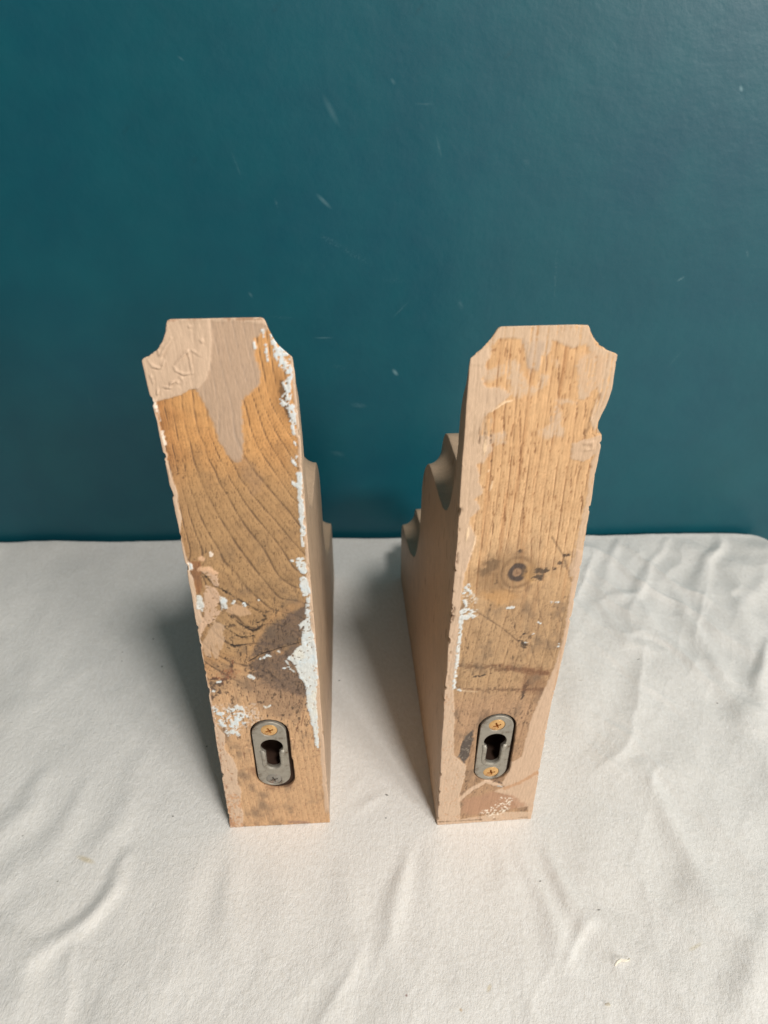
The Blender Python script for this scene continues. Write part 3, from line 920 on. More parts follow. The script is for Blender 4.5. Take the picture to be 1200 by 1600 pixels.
def paint_right(f):
    P = f.P
    f.col[:] = srgb(212, 172, 128)
    f.lay(sstep(150, 205, f.z), (196, 154, 110), .8)
    f.lay(sstep(-.2, .7, f.n3), (172, 132, 92), .45)
    f.lay(sstep(0, .8, fbm(f.u / 1.8, f.z / 30, 17, 3)), (196, 158, 116), .5)
    f.lay(sstep(.1, .7, fbm(f.u / 1.6, f.z / 40, 19, 2)), (160, 104, 58), .35)
    f.lay(sstep(150, 120, f.z), (158, 127, 94), .75)
    f.lay(sstep(92, 74, f.z), (162, 128, 100), .7)
    K = f.mm('D', [(690, 190)])[0]
    dx, dz = (f.u - K[0]), (f.z - K[1])
    r = np.hypot(dx, dz * .8)
    bend = 2.6 * np.exp(-(np.hypot(dx, dz * .55) / 10.0) ** 2) * np.sign(dx + .01) * np.clip(np.abs(dx) / 4, 0, 1)
    phi = (f.u - bend * .9 + .6 * noise(f.u / 9, f.z / 45, 43)) / 3.1
    keep = f.col.copy(), f.h.copy()
    grain_lines(f, phi, (118, 78, 48), .68, 0.08, .5)
    up = f.col.copy(), f.h.copy()
    f.col, f.h = keep[0].copy(), keep[1].copy()
    grain_lines(f, (f.u - 0.10 * (f.z - 90) + 1.6 * noise(f.u / 16, f.z / 45, 48)) / 4.2, (104, 74, 50), .40, .06, .25)
    k = sstep(146, 125, f.z)
    f.col = up[0] * (1 - k[:, None]) + f.col * k[:, None]
    f.h = up[1] * (1 - k) + f.h * k
    for x, y0, y1, w in ((560, 480, 700, .16), (640, 450, 850, .16), (655, 900, 1080, .16), (565, 960, 1060, .18), (500, 800, 860, .14), (790, 420, 620, .15),
                         (830, 250, 420, .25), (770, 200, 300, .18), (575, 140, 230, .18), (890, 760, 900, .15), (930, 740, 800, .15), (715, 640, 700, .15), (945, 880, 990, .2), (920, 420, 560, .16), (965, 440, 520, .25), (505, 1020, 1090, .2), (960, 1000, 1040, .2)):
        f.lay(f.line('C', [(x, y0), (x + 2, (y0 + y1) / 2), (x - 3, y1)], w, .2, .2, True), (98, 60, 34), .75, h=-.1)
    pits(f, sstep(205, 175, f.z) * (1 - k), (112, 72, 42), .45)
    pits(f, k, (78, 58, 42), .75, 1.1)
    f.lay(sstep(.15, .75, fbm(f.u / 4, f.z / 6, 58, 4)) * k, (116, 90, 64), .5)
    # knot
    sm = f.poly('D', [(440, 200), (520, 120), (590, 60), (700, 90), (770, 120), (790, 180), (760, 250), (660, 260), (560, 330), (460, 260)], 3, 2.2, .8)
    f.lay(sm, (122, 94, 66), .6)
    f.lay(f.poly('D', [(480, 180), (550, 110), (600, 130), (560, 190), (500, 220)], 1.4, 1.5, .8), (84, 66, 50), .6)
    ring_w = np.hypot(dx / 3.1, dz / 3.7) + .10 * f.n1
    f.lay(np.exp(-((ring_w - 1.75) / .22) ** 2) * sstep(-.5, .3, f.n3 + .3), (96, 72, 50), .5)
    f.lay(np.exp(-((ring_w - 2.3) / .16) ** 2) * sstep(-.2, .5, f.n3), (104, 78, 54), .5)
    f.lay(sstep(1.2, .95, ring_w), (66, 56, 52), .92, h=-.05, var=.2)
    f.lay(sstep(.58, .40, ring_w), (150, 118, 90), .85)
    f.lay(sstep(.25, .1, np.hypot(dx - .3, dz + .3) / 3.5), (112, 84, 62), .6)
    f.lay(f.poly('D', [(740, 160), (790, 130), (800, 210), (770, 250), (735, 230)], 1.8, 1.2, .6), (190, 146, 92), .55)
    f.lay(f.poly('D', [(500, 300), (640, 290), (700, 330), (560, 380)], 2, 1.6), (178, 134, 86), .55)
    for p, w in (([(795, 182), (845, 178)], 1.0), ([(780, 218), (822, 210)], .75), ([(800, 228), (818, 232)], .5), ([(912, 142), (920, 140)], .8), ([(944, 95), (958, 98)], .5), ([(965, 90), (968, 102)], .4), ([(885, 168), (890, 172)], .4),
                 ([(724, 520), (730, 518)], .7), ([(700, 70), (712, 76)], .5), ([(440, 760), (490, 752), (553, 738)], .45), ([(712, 880), (722, 850), (738, 800), (750, 775)], .85), ([(700, 560), (725, 580), (752, 588)], .8), ([(710, 590), (735, 600)], .5)):
        f.lay(f.line('D', p, w, .3, .8, len(p) > 2), (44, 36, 34), .85, h=-.08)
    for p, w, a in (([(440, 385), (530, 440), (620, 500), (700, 570)], .25, .6), ([(895, 355), (920, 420), (940, 490)], .16, .55), ([(800, 240), (805, 380), (850, 560), (885, 660)], .16, .5), ([(660, 400), (690, 560), (715, 680)], .14, .45), ([(880, 0), (935, 90), (985, 240)], .35, .5), ([(760, 570), (790, 690)], .15, .5)):
        f.lay(f.line('D', p, w, .2, .25), (82, 62, 48), a, h=-.05)
    f.lay(f.line('D', [(375, 695), (480, 700), (600, 710), (720, 718), (860, 735)], 1.0, .9, 1.6), (92, 64, 46), .65)
    f.lay(f.poly('D', [(560, 690), (870, 710), (870, 760), (700, 740)], 1, 1.2, .8), (110, 70, 48), .5)
    f.lay(f.line('D', [(350, 812), (420, 822), (500, 828), (690, 826), (850, 826)], .55, .5, 1.0), (92, 66, 50), .65, h=-.05)
    f.lay(f.line('D', [(360, 828), (420, 835), (470, 838)], .35, .25, .3), (188, 160, 130), .7)
    f.lay(f.poly('D', [(720, 740), (850, 760), (850, 870), (700, 840)], 1.6, 1.6, .6), (112, 78, 56), .5)
    lf = f.poly('D', [(368, 1190), (385, 1130), (410, 1080), (452, 1045), (450, 1100), (430, 1180), (400, 1228)], .3, .4, .4)
    f.lay(lf, (70, 64, 60), .92, h=-.1, var=.3)
    f.lay(lf * sstep(.3, .6, f.n2), (150, 138, 122), .6)
    f.lay(f.poly('D', [(500, 965), (560, 950), (640, 960), (660, 1000), (650, 1200), (600, 1340), (470, 1310), (460, 1200)], 1.0, .8), (96, 70, 54), .35)
    gr = sstep(.0, .7, fbm(f.u / 6, f.z / 9, 151, 4)) * sstep(170, 130, f.z)
    f.lay(gr, (96, 80, 66), .62)
    f.lay(sstep(.34, .58, fbm(f.u / .7, f.z / 2.0, 153, 3)) * sstep(165, 130, f.z) * (.3 + .7 * sstep(-.2, .5, fbm(f.u / 6, f.z / 10, 157, 2))), (70, 55, 44), .72, h=-.06)
    f.lay(sstep(.35, .6, fbm(f.u / .5, f.z / 3.0, 155, 3)) * sstep(130, 175, f.z), (128, 86, 52), .7, h=-.07)
    # ---- beige paint
    B = BEIGE
    band = f.poly('C', [(330, 260), (440, 190), (480, 100), (520, 40), (650, 20), (960, 20), (985, 65), (1010, 150), (1060, 180), (1140, 190), (1120, 290), (1090, 430), (1060, 530), (1030, 580), (1000, 545), (1012, 470), (1030, 405), (1020, 362), (990, 390), (960, 420), (925, 420), (930, 300), (912, 260), (940, 215), (985, 190), (985, 165), (955, 152), (900, 165), (850, 150), (800, 135), (790, 200), (745, 212), (740, 260), (700, 292), (680, 260), (668, 200), (650, 128), (600, 122), (530, 130), (500, 170), (488, 215), (470, 250)], .45, .55, .3)
    f.lay(band * sstep(-.8, -.15, f.brush + .4 * f.n2), (184, 157, 130), .92, h=.12, ro=.45, var=.08)
    f.lay(f.poly('C', [(650, 130), (780, 135), (770, 270), (690, 300), (660, 220)], .8, .6) * sstep(-.2, .3, f.brush), GREIGE, .7, h=.05)
    f.lay(f.poly('C', [(920, 200), (1010, 180), (1060, 220), (1040, 340), (970, 400), (930, 330)], .8, .6) * sstep(-.6, .2, f.brush), (188, 152, 118), .6)
    for p in ([(455, 290), (560, 250), (612, 222), (642, 250), (652, 310), (682, 370), (722, 368), (760, 305), (774, 350), (720, 392), (650, 402), (610, 425), (580, 352), (560, 302), (500, 332), (450, 332)],
              [(500, 592), (560, 585), (570, 640), (520, 652)], [(735, 580), (790, 540), (820, 455), (852, 500), (852, 600), (800, 618), (750, 606)], [(820, 425), (880, 418), (910, 440), (840, 445)], [(800, 215), (830, 235), (820, 265), (795, 250)],
              [(740, 310), (775, 300), (770, 350), (735, 370)]):
        f.lay(f.poly('C', p, .9, .9, .5) * sstep(-.6, .35, f.brush + .5 * f.n2 + .2), (186, 160, 134), .8, h=.05, ro=.5)
    left = f.poly('C', [(330, 230), (480, 175), (470, 280), (440, 320), (470, 365), (540, 360), (602, 400), (565, 432), (500, 485), (460, 520), (440, 600), (494, 602), (500, 680), (460, 742), (430, 742), (440, 780), (430, 830), (462, 880), (420, 920), (440, 960), (398, 1000), (385, 1030), (410, 1070), (426, 1120), (410, 1170), (380, 1230), (350, 1300), (280, 1300), (300, 800)], .5, .7, .4)
    f.lay(left * sstep(-.85, -.35, f.brush + .6 * sstep(-14, -18, f.u) + .3 * f.n2), (185, 158, 132), .95, h=.15, ro=.45, var=.08)
    f.lay(f.poly('C', [(400, 500), (500, 480), (495, 700), (420, 720), (395, 600)], .8, .8) * sstep(-.1, .4, f.ns), (168, 142, 116), .7)
    for p in ([(440, 560), (438, 640)], [(470, 540), (465, 680)], [(498, 570), (494, 650)], [(500, 700), (496, 760)]):
        f.lay(f.line('C', p, .2, .2, .3, True), (92, 68, 48), .75, h=-.15)
    for p in ([(478, 500), (560, 440), (610, 425)], [(470, 620), (462, 700)], [(490, 880), (505, 830)], [(480, 780), (490, 768)], [(385, 1050), (372, 1120)], [(420, 1100), (395, 1190)]):
        f.lay(f.line('C', p, .35, .3, .3, True), (222, 192, 156), .8, h=.22)
    f.lay(f.poly('C', [(895, 640), (1000, 608), (1045, 598), (1050, 650), (1000, 702), (950, 732), (893, 716)], .3, .4, .3), (184, 156, 129), .85, h=.15, ro=.45)
    f.h += .3 * f.line('C', [(960, 640), (1000, 635), (995, 665), (965, 672)], .5, .4, .2)
    f.lay(f.poly('C', [(1000, 700), (1050, 600), (1060, 700), (990, 960), (945, 1180), (930, 1300), (880, 1300), (900, 1180), (935, 1050), (960, 950), (985, 790)], .3, .5, .3) * sstep(-.8, -.4, f.brush + .3 * f.n1), (184, 156, 129), .85, h=.1, ro=.45)
    f.lay(f.line('C', [(1030, 400), (1010, 470), (990, 560), (960, 600)], .5, .5, .5), (106, 76, 52), .6)
    f.lay(f.line('C', [(1030, 390), (1005, 500), (1000, 545)], .3, .25, .2, True), (222, 190, 156), .7, h=.2)
    # lower left strip
    ls = sstep(159, 150, f.z) * f.poly('D', [(470, -20), (450, 50), (430, 110), (402, 200), (390, 290), (377, 400), (372, 520), (366, 640), (346, 800), (346, 900), (347, 1000), (345, 1180), (410, 1240), (405, 1300), (375, 1400), (380, 1470), (376, 1530), (480, 1515), (620, 1490), (760, 1490), (780, 1560), (200, 1580), (240, 1200), (300, -20)], .22, .3, .2)
    f.lay(ls * sstep(-1.2, -.9, f.n2 + .2 * sstep(60, 100, f.z)), BEIGE, .97, h=.2, ro=.45, var=.06)
    f.lay(ls * sstep(.42, .62, f.n2 + .3 * f.n1) * sstep(120, 100, f.z), (176, 136, 104), .7, h=-.12)
    ed = sstep(1.8, .5, f.u + 21.5) * sstep(.15, .5, fbm(f.u / 1.2, f.z / 2.6, 79, 3)) * sstep(180, 160, f.z) * sstep(80, 110, f.z)
    f.lay(ed, (96, 66, 46), .8, h=-.35)
    # lower right paint
    rs = f.poly('D', [(985, 250), (960, 400), (950, 480), (925, 600), (900, 680), (848, 800), (800, 900), (760, 1000), (735, 1090), (715, 1190), (640, 1228), (636, 1290), (600, 1335), (625, 1352), (560, 1380), (650, 1402), (690, 1470), (745, 1460), (745, 1540), (790, 1540), (1100, 100), (1010, 60)], .25, .4, .25)
    f.lay(rs, (188, 159, 133), .93, h=.15, ro=.45, var=.06)
    f.lay(f.line('D', [(930, 600), (895, 790), (850, 1080), (800, 1330)], .3, .3, .3), (168, 128, 96), .5)
    f.lay(f.line('D', [(370, 1425), (440, 1368), (520, 1322), (592, 1346)], 1.1, .35, .4), (192, 163, 137), .95, h=.15)
    f.lay(f.line('D', [(620, 1362), (700, 1330), (800, 1275)], .9, .5, .6), (172, 130, 96), .8)
    f.lay(f.poly('D', [(400, 1420), (560, 1380), (690, 1410), (740, 1460), (600, 1480), (480, 1505), (390, 1500)], .9, 1.1, .5), (162, 124, 98), .8)
    f.lay(f.poly('D', [(480, 1500), (560, 1450), (620, 1400), (660, 1420), (640, 1480), (560, 1520)], .6, .8) * sstep(.10, .3, f.n2 + .3 * f.ns), (222, 210, 192), .85, h=.12)
    for p in ([(490, 1500), (490, 1535)], [(560, 1530), (580, 1528)], [(700, 1520), (740, 1520)], [(260, 1543), (490, 1532)], [(390, 1525), (400, 1500)]):
        f.lay(f.line('D', p, .35, .3, .5), (110, 86, 64), .7, h=-.15)
    # white scrape down the left edge
    W = np.zeros(len(f.u))
    for p, w in (([(388, 430), (380, 500), (372, 580), (364, 650), (350, 760), (345, 825)], .62), ([(395, 300), (420, 265), (430, 295)], .9), ([(400, 340), (412, 372)], .5), ([(390, 400), (430, 395), (450, 425)], 1.0), ([(385, 430), (420, 432)], .8),
                 ([(635, 383), (668, 379)], .35), ([(875, 354), (915, 350)], .35), ([(806, 462), (816, 465)], .4), ([(765, 524), (778, 522)], .35), ([(912, 592), (918, 578)], .4), ([(890, 832), (895, 830)], .4), ([(735, 570), (740, 572)], .35), ([(345, 815), (385, 832)], .3)):
        W = np.maximum(W, f.line('D', p, w, .2, .5))
    f.lay(f.poly('D', [(385, 300), (430, 260), (470, 330), (480, 420), (400, 440)], .8, .9) * sstep(.05, .3, f.n2), (200, 190, 174), .65)
    W = W * sstep(-.55, -.25, f.n2 + .5 * f.n1)
    f.lay(W, WHITE, .95, h=.2, ro=.5)
    f.lay(f.line('D', [(560, 1325), (575, 1320), (600, 1335)], .5, .3, .8), (52, 44, 40), .8)
    f.lay(f.line('D', [(585, 1345), (600, 1350)], .7, .3, .6), (150, 148, 142), .85, h=.3)


def side_paint(u, d, z, seed, facing):
    """painted sides and tier tops: beige paint with a few worn streaks along the grain"""
    a = fbm(u / 9 + d / 9, z / 9, seed, 3)
    br = fbm(d / 1.2 + u / 1.2, z / 22, seed + 3, 3)
    base = srgb(188, 160, 132)[None] * (1 + .10 * a + .06 * br)[:, None]
    st = fbm(d / 2.4, z / 11, seed + 6, 3)
    m = (sstep(.47, .60, st) * sstep(.93, .985, facing))[:, None] * .5
    return base * (1 - m) + srgb(126, 86, 54)[None] * m


# ------------------------------------------------------------------ materials of the corbels


def corbel_material():
    t = NT('painted_pine')
    at = t.n('ShaderNodeAttribute', attribute_name='tint')
    ar = t.n('ShaderNodeAttribute', attribute_name='gloss')
    tc = t.n('ShaderNodeTexCoord')
    st = t.n('ShaderNodeMapping')
    st.inputs['Scale'].default_value = (1.0, 1.0, 0.22)
    t.l(tc.outputs['Object'], st.inputs[0])
    n1 = t.n('ShaderNodeTexNoise', i_Scale=1500.0, i_Detail=4.0, i_Roughness=0.7)
    t.l(st.outputs[0], n1.inputs['Vector'])
    v = t.math('MULTIPLY_ADD', n1.outputs[0], 0.50, 0.75)
    hs = t.n('ShaderNodeHueSaturation')
    t.l(at.outputs['Color'], hs.inputs['Color'])
    t.l(v, hs.inputs['Value'])
    t.l(hs.outputs[0], t.bsdf.inputs['Base Color'])
    t.l(ar.outputs['Fac'], t.bsdf.inputs['Roughness'])
    t.bsdf.inputs['Specular IOR Level'].default_value = 0.35
    bp = t.n('ShaderNodeBump', i_Strength=0.3, i_Distance=0.0003)
    t.l(n1.outputs[0], bp.inputs['Height'])
    t.l(bp.outputs[0], t.bsdf.inputs['Normal'])
    return t.m


def metal_material(name, c0, c1, rough, spots, spotc):
    t = NT(name)
    tc = t.n('ShaderNodeTexCoord')
    n1 = t.n('ShaderNodeTexNoise', i_Scale=260.0, i_Detail=5.0, i_Roughness=0.7)
    n2 = t.n('ShaderNodeTexNoise', i_Scale=900.0, i_Detail=3.0)
    for n in (n1, n2):
        t.l(tc.outputs['Object'], n.inputs['Vector'])
    col = t.mix(n1.outputs[0], c0, c1)
    col = t.mix(t.math('MULTIPLY_ADD', n1.outputs[0], 6.0, -3.3 + spots, clamp=True), col, spotc)
    t.l(col, t.bsdf.inputs['Base Color'])
    t.bsdf.inputs['Metallic'].default_value = 0.5
    t.l(t.math('MULTIPLY_ADD', n2.outputs[0], 0.3, rough), t.bsdf.inputs['Roughness'])
    bp = t.n('ShaderNodeBump', i_Strength=0.25, i_Distance=0.0003)
    t.l(n1.outputs[0], bp.inputs['Height'])
    t.l(bp.outputs[0], t.bsdf.inputs['Normal'])
    return t.m


M_WOOD = corbel_material()
M_STEEL = metal_material('dull_zinc_plate', srgb(184, 177, 163), srgb(128, 120, 108), 0.32, 0.0, srgb(104, 84, 66))
M_BRASS = metal_material('yellow_zinc_screw', srgb(232, 190, 130), srgb(208, 156, 96), 0.18, 0.0, srgb(150, 100, 60))
M_GREYSCREW = metal_material('grey_painted_screw', srgb(160, 155, 145), srgb(132, 124, 114), 0.35, 0.1, srgb(140, 100, 76))

# ------------------------------------------------------------------ hardware


def plate_mesh(cx, z0, z1, r, hole, screws, thick=1.8):
    """stadium plate with a keyhole and countersunk screw holes, front at y = 0 (mm)"""
    cu = bpy.data.curves.new('plate', 'CURVE')
    cu.dimensions = '2D'
    cu.fill_mode = 'BOTH'
    cu.extrude = thick / 2 - 0.28
    cu.bevel_depth = 0.28
    cu.bevel_resolution = 3
    def spl(pts):
        s = cu.splines.new('POLY')
        s.points.add(len(pts) - 1)
        for q, (x, z) in zip(s.points, pts):
            q.co = (x, z, 0, 1)
        s.use_cyclic_u = True
    spl(stadium(cx, z0 + .28, z1 - .28, r - .28, 28))
    hx, hz, hr, hw, hb = hole
    spl(keyhole(hx, hz, hr + .28, hw + .28, hb - .28))
    for (sx, sz) in screws:
        spl([(sx + 3.55 * math.cos(a), sz + 3.55 * math.sin(a)) for a in np.linspace(0, 2 * math.pi, 37)[:-1]])
    o = bpy.data.objects.new('tmp', cu)
    COL.objects.link(o)
    bpy.context.view_layer.update()
    me = bpy.data.meshes.new_from_object(o.evaluated_get(bpy.context.evaluated_depsgraph_get()))
    bpy.data.objects.remove(o, do_unlink=True)
    n = len(me.vertices)
    co = np.empty(n * 3, np.float32)
    me.vertices.foreach_get('co', co)
    co = co.reshape(-1, 3)
    V = np.stack([co[:, 0], -co[:, 2] + thick / 2, co[:, 1]], -1)
    me.vertices.foreach_set('co', (V * .001).astype(np.float32).ravel())
    bm = bmesh.new()
    bm.from_mesh(me)
    bmesh.ops.remove_doubles(bm, verts=bm.verts, dist=1e-6)
    bmesh.ops.recalc_face_normals(bm, faces=bm.faces)
    # raised rim pressed up round the slot
    bm.to_mesh(me)
    bm.free()
    return me


def rim_mesh(hx, hz, hr, hw, hb):
    """pressed lip round the slot: a rounded bead following the slot sides"""
    path = [(hx - hr * .93, hz - hr * .42), (hx - hw - 1.0, hz - hr - .3)]
    zl = hb + hw
    for k in range(13):
        a = math.pi + math.pi * k / 12
        path.append((hx + (hw + 1.0) * math.cos(a), zl + (hw + 1.0) * math.sin(a)))
    path += [(hx + hw + 1.0, hz - hr - .3), (hx + hr * .93, hz - hr * .42)]
    bm = bmesh.new()
    rings = []
    n = len(path)
    for i, (x, z) in enumerate(path):
        a = path[max(i - 1, 0)]
        b = path[min(i + 1, n - 1)]
        tx, tz = b[0] - a[0], b[1] - a[1]
        l = math.hypot(tx, tz)
        nx, nz = -tz / l, tx / l
        ring = []
        for k in range(8):
            q = 2 * math.pi * k / 8
            ring.append(bm.verts.new(((x + nx * .85 * math.cos(q)) * .001, -.22e-3 * math.sin(q) - .05e-3, (z + nz * .85 * math.cos(q)) * .001)))
        rings.append(ring)
    for r0, r1 in zip(rings, rings[1:]):
        for k in range(8):
            bm.faces.new((r0[k], r0[(k + 1) % 8], r1[(k + 1) % 8], r1[k]))
    bm.faces.new(rings[0][::-1])
    bm.faces.new(rings[-1])
    bmesh.ops.recalc_face_normals(bm, faces=bm.faces)
    for f_ in bm.faces:
        f_.smooth = True
    me = bpy.data.meshes.new('slot_rim')
    bm.to_mesh(me)
    bm.free()
    return me


def screw_mesh(ang):
    """countersunk cross-head screw, axis along y, head front at y=0 (metres)"""
    prof = [(0, -.30), (1.2, -.26), (2.4, -.10), (3.1, .12), (3.45, .40), (3.3, .75), (2.2, 2.4), (1.6, 3.2), (1.6, 9.0), (0.2, 10.5)]
    bm = bmesh.new()
    seg = 48
    rings = []
    for r, y in prof[1:]:
        rings.append([bm.verts.new((r * math.cos(2 * math.pi * k / seg), y, r * math.sin(2 * math.pi * k / seg))) for k in range(seg)])
    c = bm.verts.new((0, prof[0][1], 0))
    for k in range(seg):
        bm.faces.new((c, rings[0][k], rings[0][(k + 1) % seg]))
    for a, b in zip(rings, rings[1:]):
        for k in range(seg):
            bm.faces.new((a[k], b[k], b[(k + 1) % seg], a[(k + 1) % seg]))
    bm.faces.new(rings[-1])
    bmesh.ops.recalc_face_normals(bm, faces=bm.faces)
    me = bpy.data.meshes.new('screw')
    bm.to_mesh(me)
    bm.free()
    # cross recess
    bm = bmesh.new()
    for q in (0, math.pi / 2):
        r = bmesh.ops.create_cube(bm, size=1.0)['verts']
        for v in r:
            deep = v.co.y > 0
            v.co.x *= 2.6 if deep else 3.7
            v.co.z *= .62 if deep else .85
            v.co.y = 1.5 if deep else -.8
            x, z = v.co.x, v.co.z
            v.co.x = x * math.cos(q + ang) - z * math.sin(q + ang)
            v.co.z = x * math.sin(q + ang) + z * math.cos(q + ang)
    cut = bpy.data.meshes.new('cross')
    bm.to_mesh(cut)
    bm.free()
    o, c = link('tmp', me), link('tmp2', cut)
    m = o.modifiers.new('b', 'BOOLEAN')
    m.operation, m.solver, m.object = 'DIFFERENCE', 'EXACT', c
    m.use_self = True
    bpy.context.view_layer.update()
    out = bpy.data.meshes.new_from_object(o.evaluated_get(bpy.context.evaluated_depsgraph_get()))
    bpy.data.objects.remove(o, do_unlink=True)
    bpy.data.objects.remove(c, do_unlink=True)
    bm = bmesh.new()
    bm.from_mesh(out)
    bmesh.ops.scale(bm, vec=(.001, .001, .001), verts=bm.verts)
    for f_ in bm.faces:
        f_.smooth = False
    bm.to_mesh(out)
    bm.free()
    return out


# ------------------------------------------------------------------ the two corbels
EDGES = {
    'L': dict(l=[(0, -22.1), (42, -21.2), (94, -20.1), (135, -19.7), (174, -19.9), (201, -20.2), (213, -21.0), (219, -21.2), (232, -21.3)],
              r=[(0, 22.0), (54, 21.9), (105, 21.6), (152, 21.2), (193, 21.2), (213, 20.9), (222, 20.7), (232, 20.7)]),
    'R': dict(l=[(0, -21.3), (40, -21.4), (86, -21.8), (136, -21.3), (168, -21.0), (194, -21.1), (217, -20.9), (232, -20.6)],
              r=[(0, 21.4), (40, 21.0), (75, 20.8), (109, 22.2), (153, 22.2), (181, 21.3), (194, 21.3), (203, 21.5), (209, 21.6), (218, 21.4), (232, 21.4)]),
}


def build_corbel(key, label, plate, pocket, coves):
    (x0, y0), yaw = PLACE[key]
    root = bpy.data.objects.new('wooden_corbel', None)
    root.empty_display_size = 0.03
    COL.objects.link(root)
    root.location = (x0, y0, 0)
    root.rotation_euler = (0, 0, yaw)
    tag(root, label, 'corbel', 'pair of wooden corbels standing on the white cloth')
    cutters = [prism(p, -2, dpt) for p, dpt in pocket]
    me = remeshed(corbel_base(*coves), cutters)
    n = len(me.vertices)
    co = np.empty(n * 3, np.float32)
    me.vertices.foreach_get('co', co)
    co = co.reshape(-1, 3).astype(float)
    nr = np.empty(n * 3, np.float32)
    me.vertices.foreach_get('normal', nr)
    nr = nr.reshape(-1, 3)
    x, d, z = co.T.copy()
    # traced side edges
    E = EDGES[key]
    el = np.interp(z, *np.array(E['l']).T)
    er = np.interp(z, *np.array(E['r']).T)
    x = np.where(x < 0, x * (-el / W2), x * (er / W2))
    u = x.copy()
    # hand-worn unevenness of the arrises
    if key == 'R':
        z = np.where(z > 219, 219 + (z - 219) * .79, z)
    else:
        x = x + np.where(x > 0, np.clip(d, 0, None) * .012, 0)
    xe = np.clip(np.minimum(u - el, er - u), 0, None)
    seed = 200 if key == 'L' else 300
    sgn = np.where(x < 0, 1.0, -1.0)
    wear = np.exp(-xe / 2.0) * np.exp(-np.clip(d, 0, None) / 5.0)
    chip = 0.22 * fbm(z / 9.0, np.where(x < 0, 0, 50) + d / 12, seed, 3) + 0.62 * sstep(.34, .66, fbm(z / 4.0, np.where(x < 0, 9, 70) + d / 8, seed + 5, 3))
    x = x + sgn * wear * chip
    x = x + sgn * .12 * fbm(d / 9, z / 14, seed + 9, 3)
    rd = np.exp(-np.clip(d, 0, None) / 4.0)
    edge_round = sgn * 0  # arrises are rounded by the smoothing already
    if key == 'R':
        k = np.exp(-np.clip(er - u, 0, None) / 4.5) * np.exp(-np.clip(d, 0, None) / 14.0) * (u > 0)
        prof = np.interp(z, [190.5, 193.0, 194.2, 194.6, 197.0, 198.5, 201.0, 203.5, 206, 209], [0, .05, .25, 1.75, 1.9, 2.1, 1.55, .85, .3, 0])
        x -= prof * k
    front = (d < 1.2) & (nr[:, 1] < 0.3)
    F = Face(key, u[front], z[front])
    (paint_left if key == 'L' else paint_right)(F)
    tint = np.empty((n, 3))
    tint[:] = side_paint(u, d, z, seed + 40, np.abs(nr[:, 0]))
    gloss = np.full(n, .5)
    # shade of the pocket recess painted in: far darker than the bare wood
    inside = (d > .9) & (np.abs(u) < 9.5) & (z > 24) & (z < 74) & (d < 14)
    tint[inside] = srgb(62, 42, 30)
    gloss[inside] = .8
    tint[front] = F.col
    gloss[front] = F.ro
    wf = sstep(1.2, .5, d[front])
    pk = (d[front] > .7) & inside[front]
    d[front] -= np.where(pk, 0, F.h * wf * sstep(-.2, -.8, nr[front, 1]))
    # front face: slight hand-planed waviness and rounded-over rim
    wav = .12 * fbm(u / 14, z / 22, seed + 20, 3)
    d = d + np.where(front, wav, 0)
    co2 = np.stack([x, d, z], -1) * .001
    me.vertices.foreach_set('co', co2.astype(np.float32).ravel())
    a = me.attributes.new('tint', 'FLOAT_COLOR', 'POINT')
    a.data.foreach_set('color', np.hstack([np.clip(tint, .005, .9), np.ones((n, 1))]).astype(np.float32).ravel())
    a = me.attributes.new('gloss', 'FLOAT', 'POINT')
    a.data.foreach_set('value', gloss.astype(np.float32))
    me.polygons.foreach_set('use_smooth', np.ones(len(me.polygons), bool))
    me.update()
    link('body', me, M_WOOD, root)
    # keyhole hanger
    (cx, z0, z1, r, hole, screws, tilt) = plate
    cz = (z0 + z1) / 2
    sh = lambda p: (p[0] - cx, p[1] - cz)
    pm = plate_mesh(0, z0 - cz, z1 - cz, r, (hole[0] - cx, hole[1] - cz, hole[2], hole[3], hole[4] - cz), [sh(s) for s in [q[:2] for q in screws]])
    po = link('keyhole_plate', pm, M_STEEL, root)
    po.location = (cx * .001, -.00025, cz * .001)
    po.rotation_euler = (0, tilt, 0)
    rim = link('slot_rim', rim_mesh(hole[0] - cx, hole[1] - cz, hole[2], hole[3], hole[4] - cz), M_STEEL, po)
    for (sx, sz, ang, mat) in screws:
        so = link('screw', screw_mesh(ang), mat, po)
        so.location = ((sx - cx) * .001, .0001, (sz - cz) * .001)
    return root


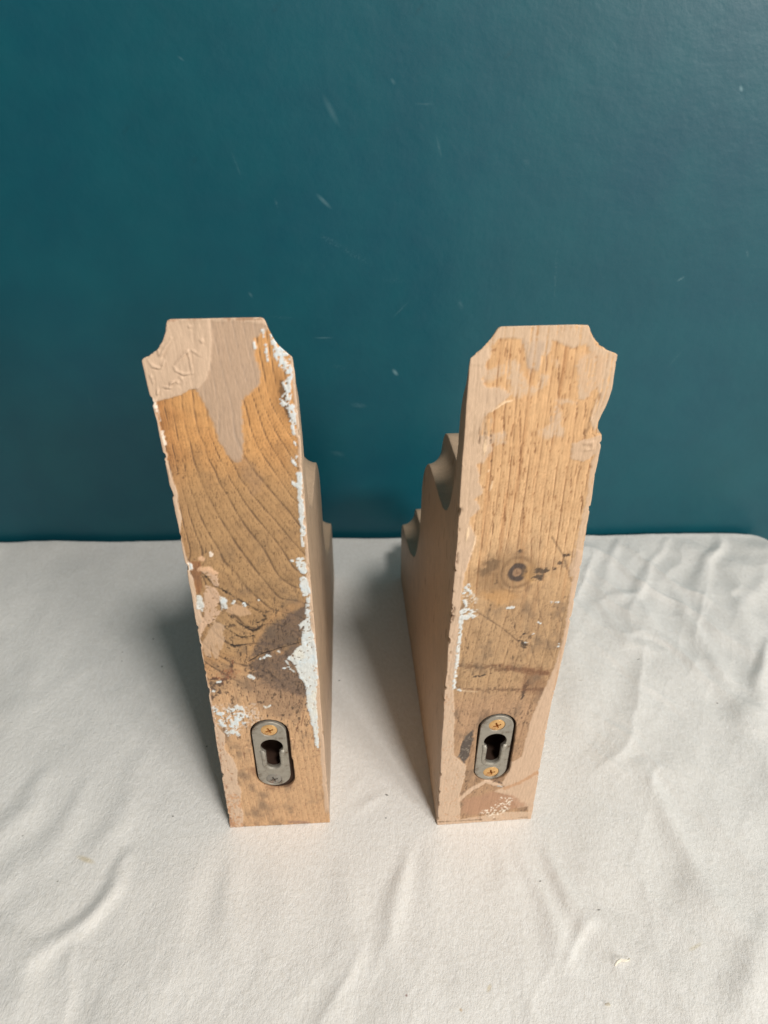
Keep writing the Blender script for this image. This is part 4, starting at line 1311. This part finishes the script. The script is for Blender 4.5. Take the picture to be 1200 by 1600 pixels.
build_corbel('L', 'wooden corbel with dark curved grain, knot stain and thick white paint smears on its edge', (0.35, 28.9, 68.6, 6.75, (0.75, 53.6, 4.55, 2.75, 40.4), [(0.6, 63.7, .35, M_BRASS), (0.0, 33.0, .3, M_GREYSCREW)], 0.0),
             [(stadium(.35, 27.4, 69.7, 7.6), 2.4), (stadium(1.9, 26.4, 50, 6.6), 1.9), (stadium(.7, 38.0, 60.5, 5.6), 11)], (1.75, 1.5, 8.7, 6.9))
build_corbel('R', 'wooden corbel with straight pale grain, small ringed knot and a chipped edge', (0.1, 30.6, 70.2, 6.7, (0.2, 55.0, 4.65, 2.9, 41.2), [(-0.1, 64.8, .35, M_BRASS), (0.5, 35.3, .2, M_BRASS)], 0.02),
             [(stadium(.55, 29.4, 71.1, 7.75), 2.4), (stadium(.3, 39.0, 61.5, 5.6), 11)], (1.22, 1.6, 7.2, 9.4))

# ------------------------------------------------------------------ two curled wood shavings on the cloth


def shaving(pts, w, h, name, label):
    bm = bmesh.new()
    g = ground_mm(*np.array(pts, float).T)
    rows = []
    for i, (x, y) in enumerate(g):
        t = i / (len(g) - 1)
        zz = cloth_h(np.array([[x, y]]))[0] + 0.0004 + h * math.sin(math.pi * t)
        a = g[max(i - 1, 0)]
        b = g[min(i + 1, len(g) - 1)]
        q = math.atan2(b[1] - a[1], b[0] - a[0]) + math.pi / 2
        ww = w * (.4 + .6 * math.sin(math.pi * (.1 + .8 * t)))
        up = .5 * ww * math.sin(3 * t + .6)
        vs = []
        for sx, sz in ((-1, 0), (0, 1), (1, 0), (0, -1)):
            vs.append(bm.verts.new((x + sx * ww * math.cos(q) * .5, y + sx * ww * math.sin(q) * .5, zz + sx * up + sz * .00015)))
        rows.append(vs)
    for r0, r1 in zip(rows, rows[1:]):
        for k in range(4):
            bm.faces.new((r0[k], r0[(k + 1) % 4], r1[(k + 1) % 4], r1[k]))
    bm.faces.new(rows[0][::-1])
    bm.faces.new(rows[-1])
    bmesh.ops.recalc_face_normals(bm, faces=bm.faces)
    me = bpy.data.meshes.new(name)
    bm.to_mesh(me)
    bm.free()
    t = NT('pale_shaving')
    tc = t.n('ShaderNodeTexCoord')
    nn = t.n('ShaderNodeTexNoise', i_Scale=900.0)
    t.l(tc.outputs['Object'], nn.inputs['Vector'])
    t.l(t.mix(nn.outputs[0], srgb(238, 232, 218), srgb(226, 214, 190)), t.bsdf.inputs['Base Color'])
    t.bsdf.inputs['Roughness'].default_value = .6
    o = link(name, me, t.m)
    tag(o, label, 'wood shaving')
    return o


shaving([(960, 1511), (964, 1507), (969, 1505), (975, 1506), (981, 1504), (983, 1500)], .0008, .0012, 'wood_shaving', 'longer curled pale wood shaving on the cloth below the right corbel')
shaving([(945, 1571), (949, 1572), (952, 1574), (950, 1568)], .0009, .0010, 'wood_shaving', 'tiny crumb of pale wood shaving nearest the bottom edge of the cloth')
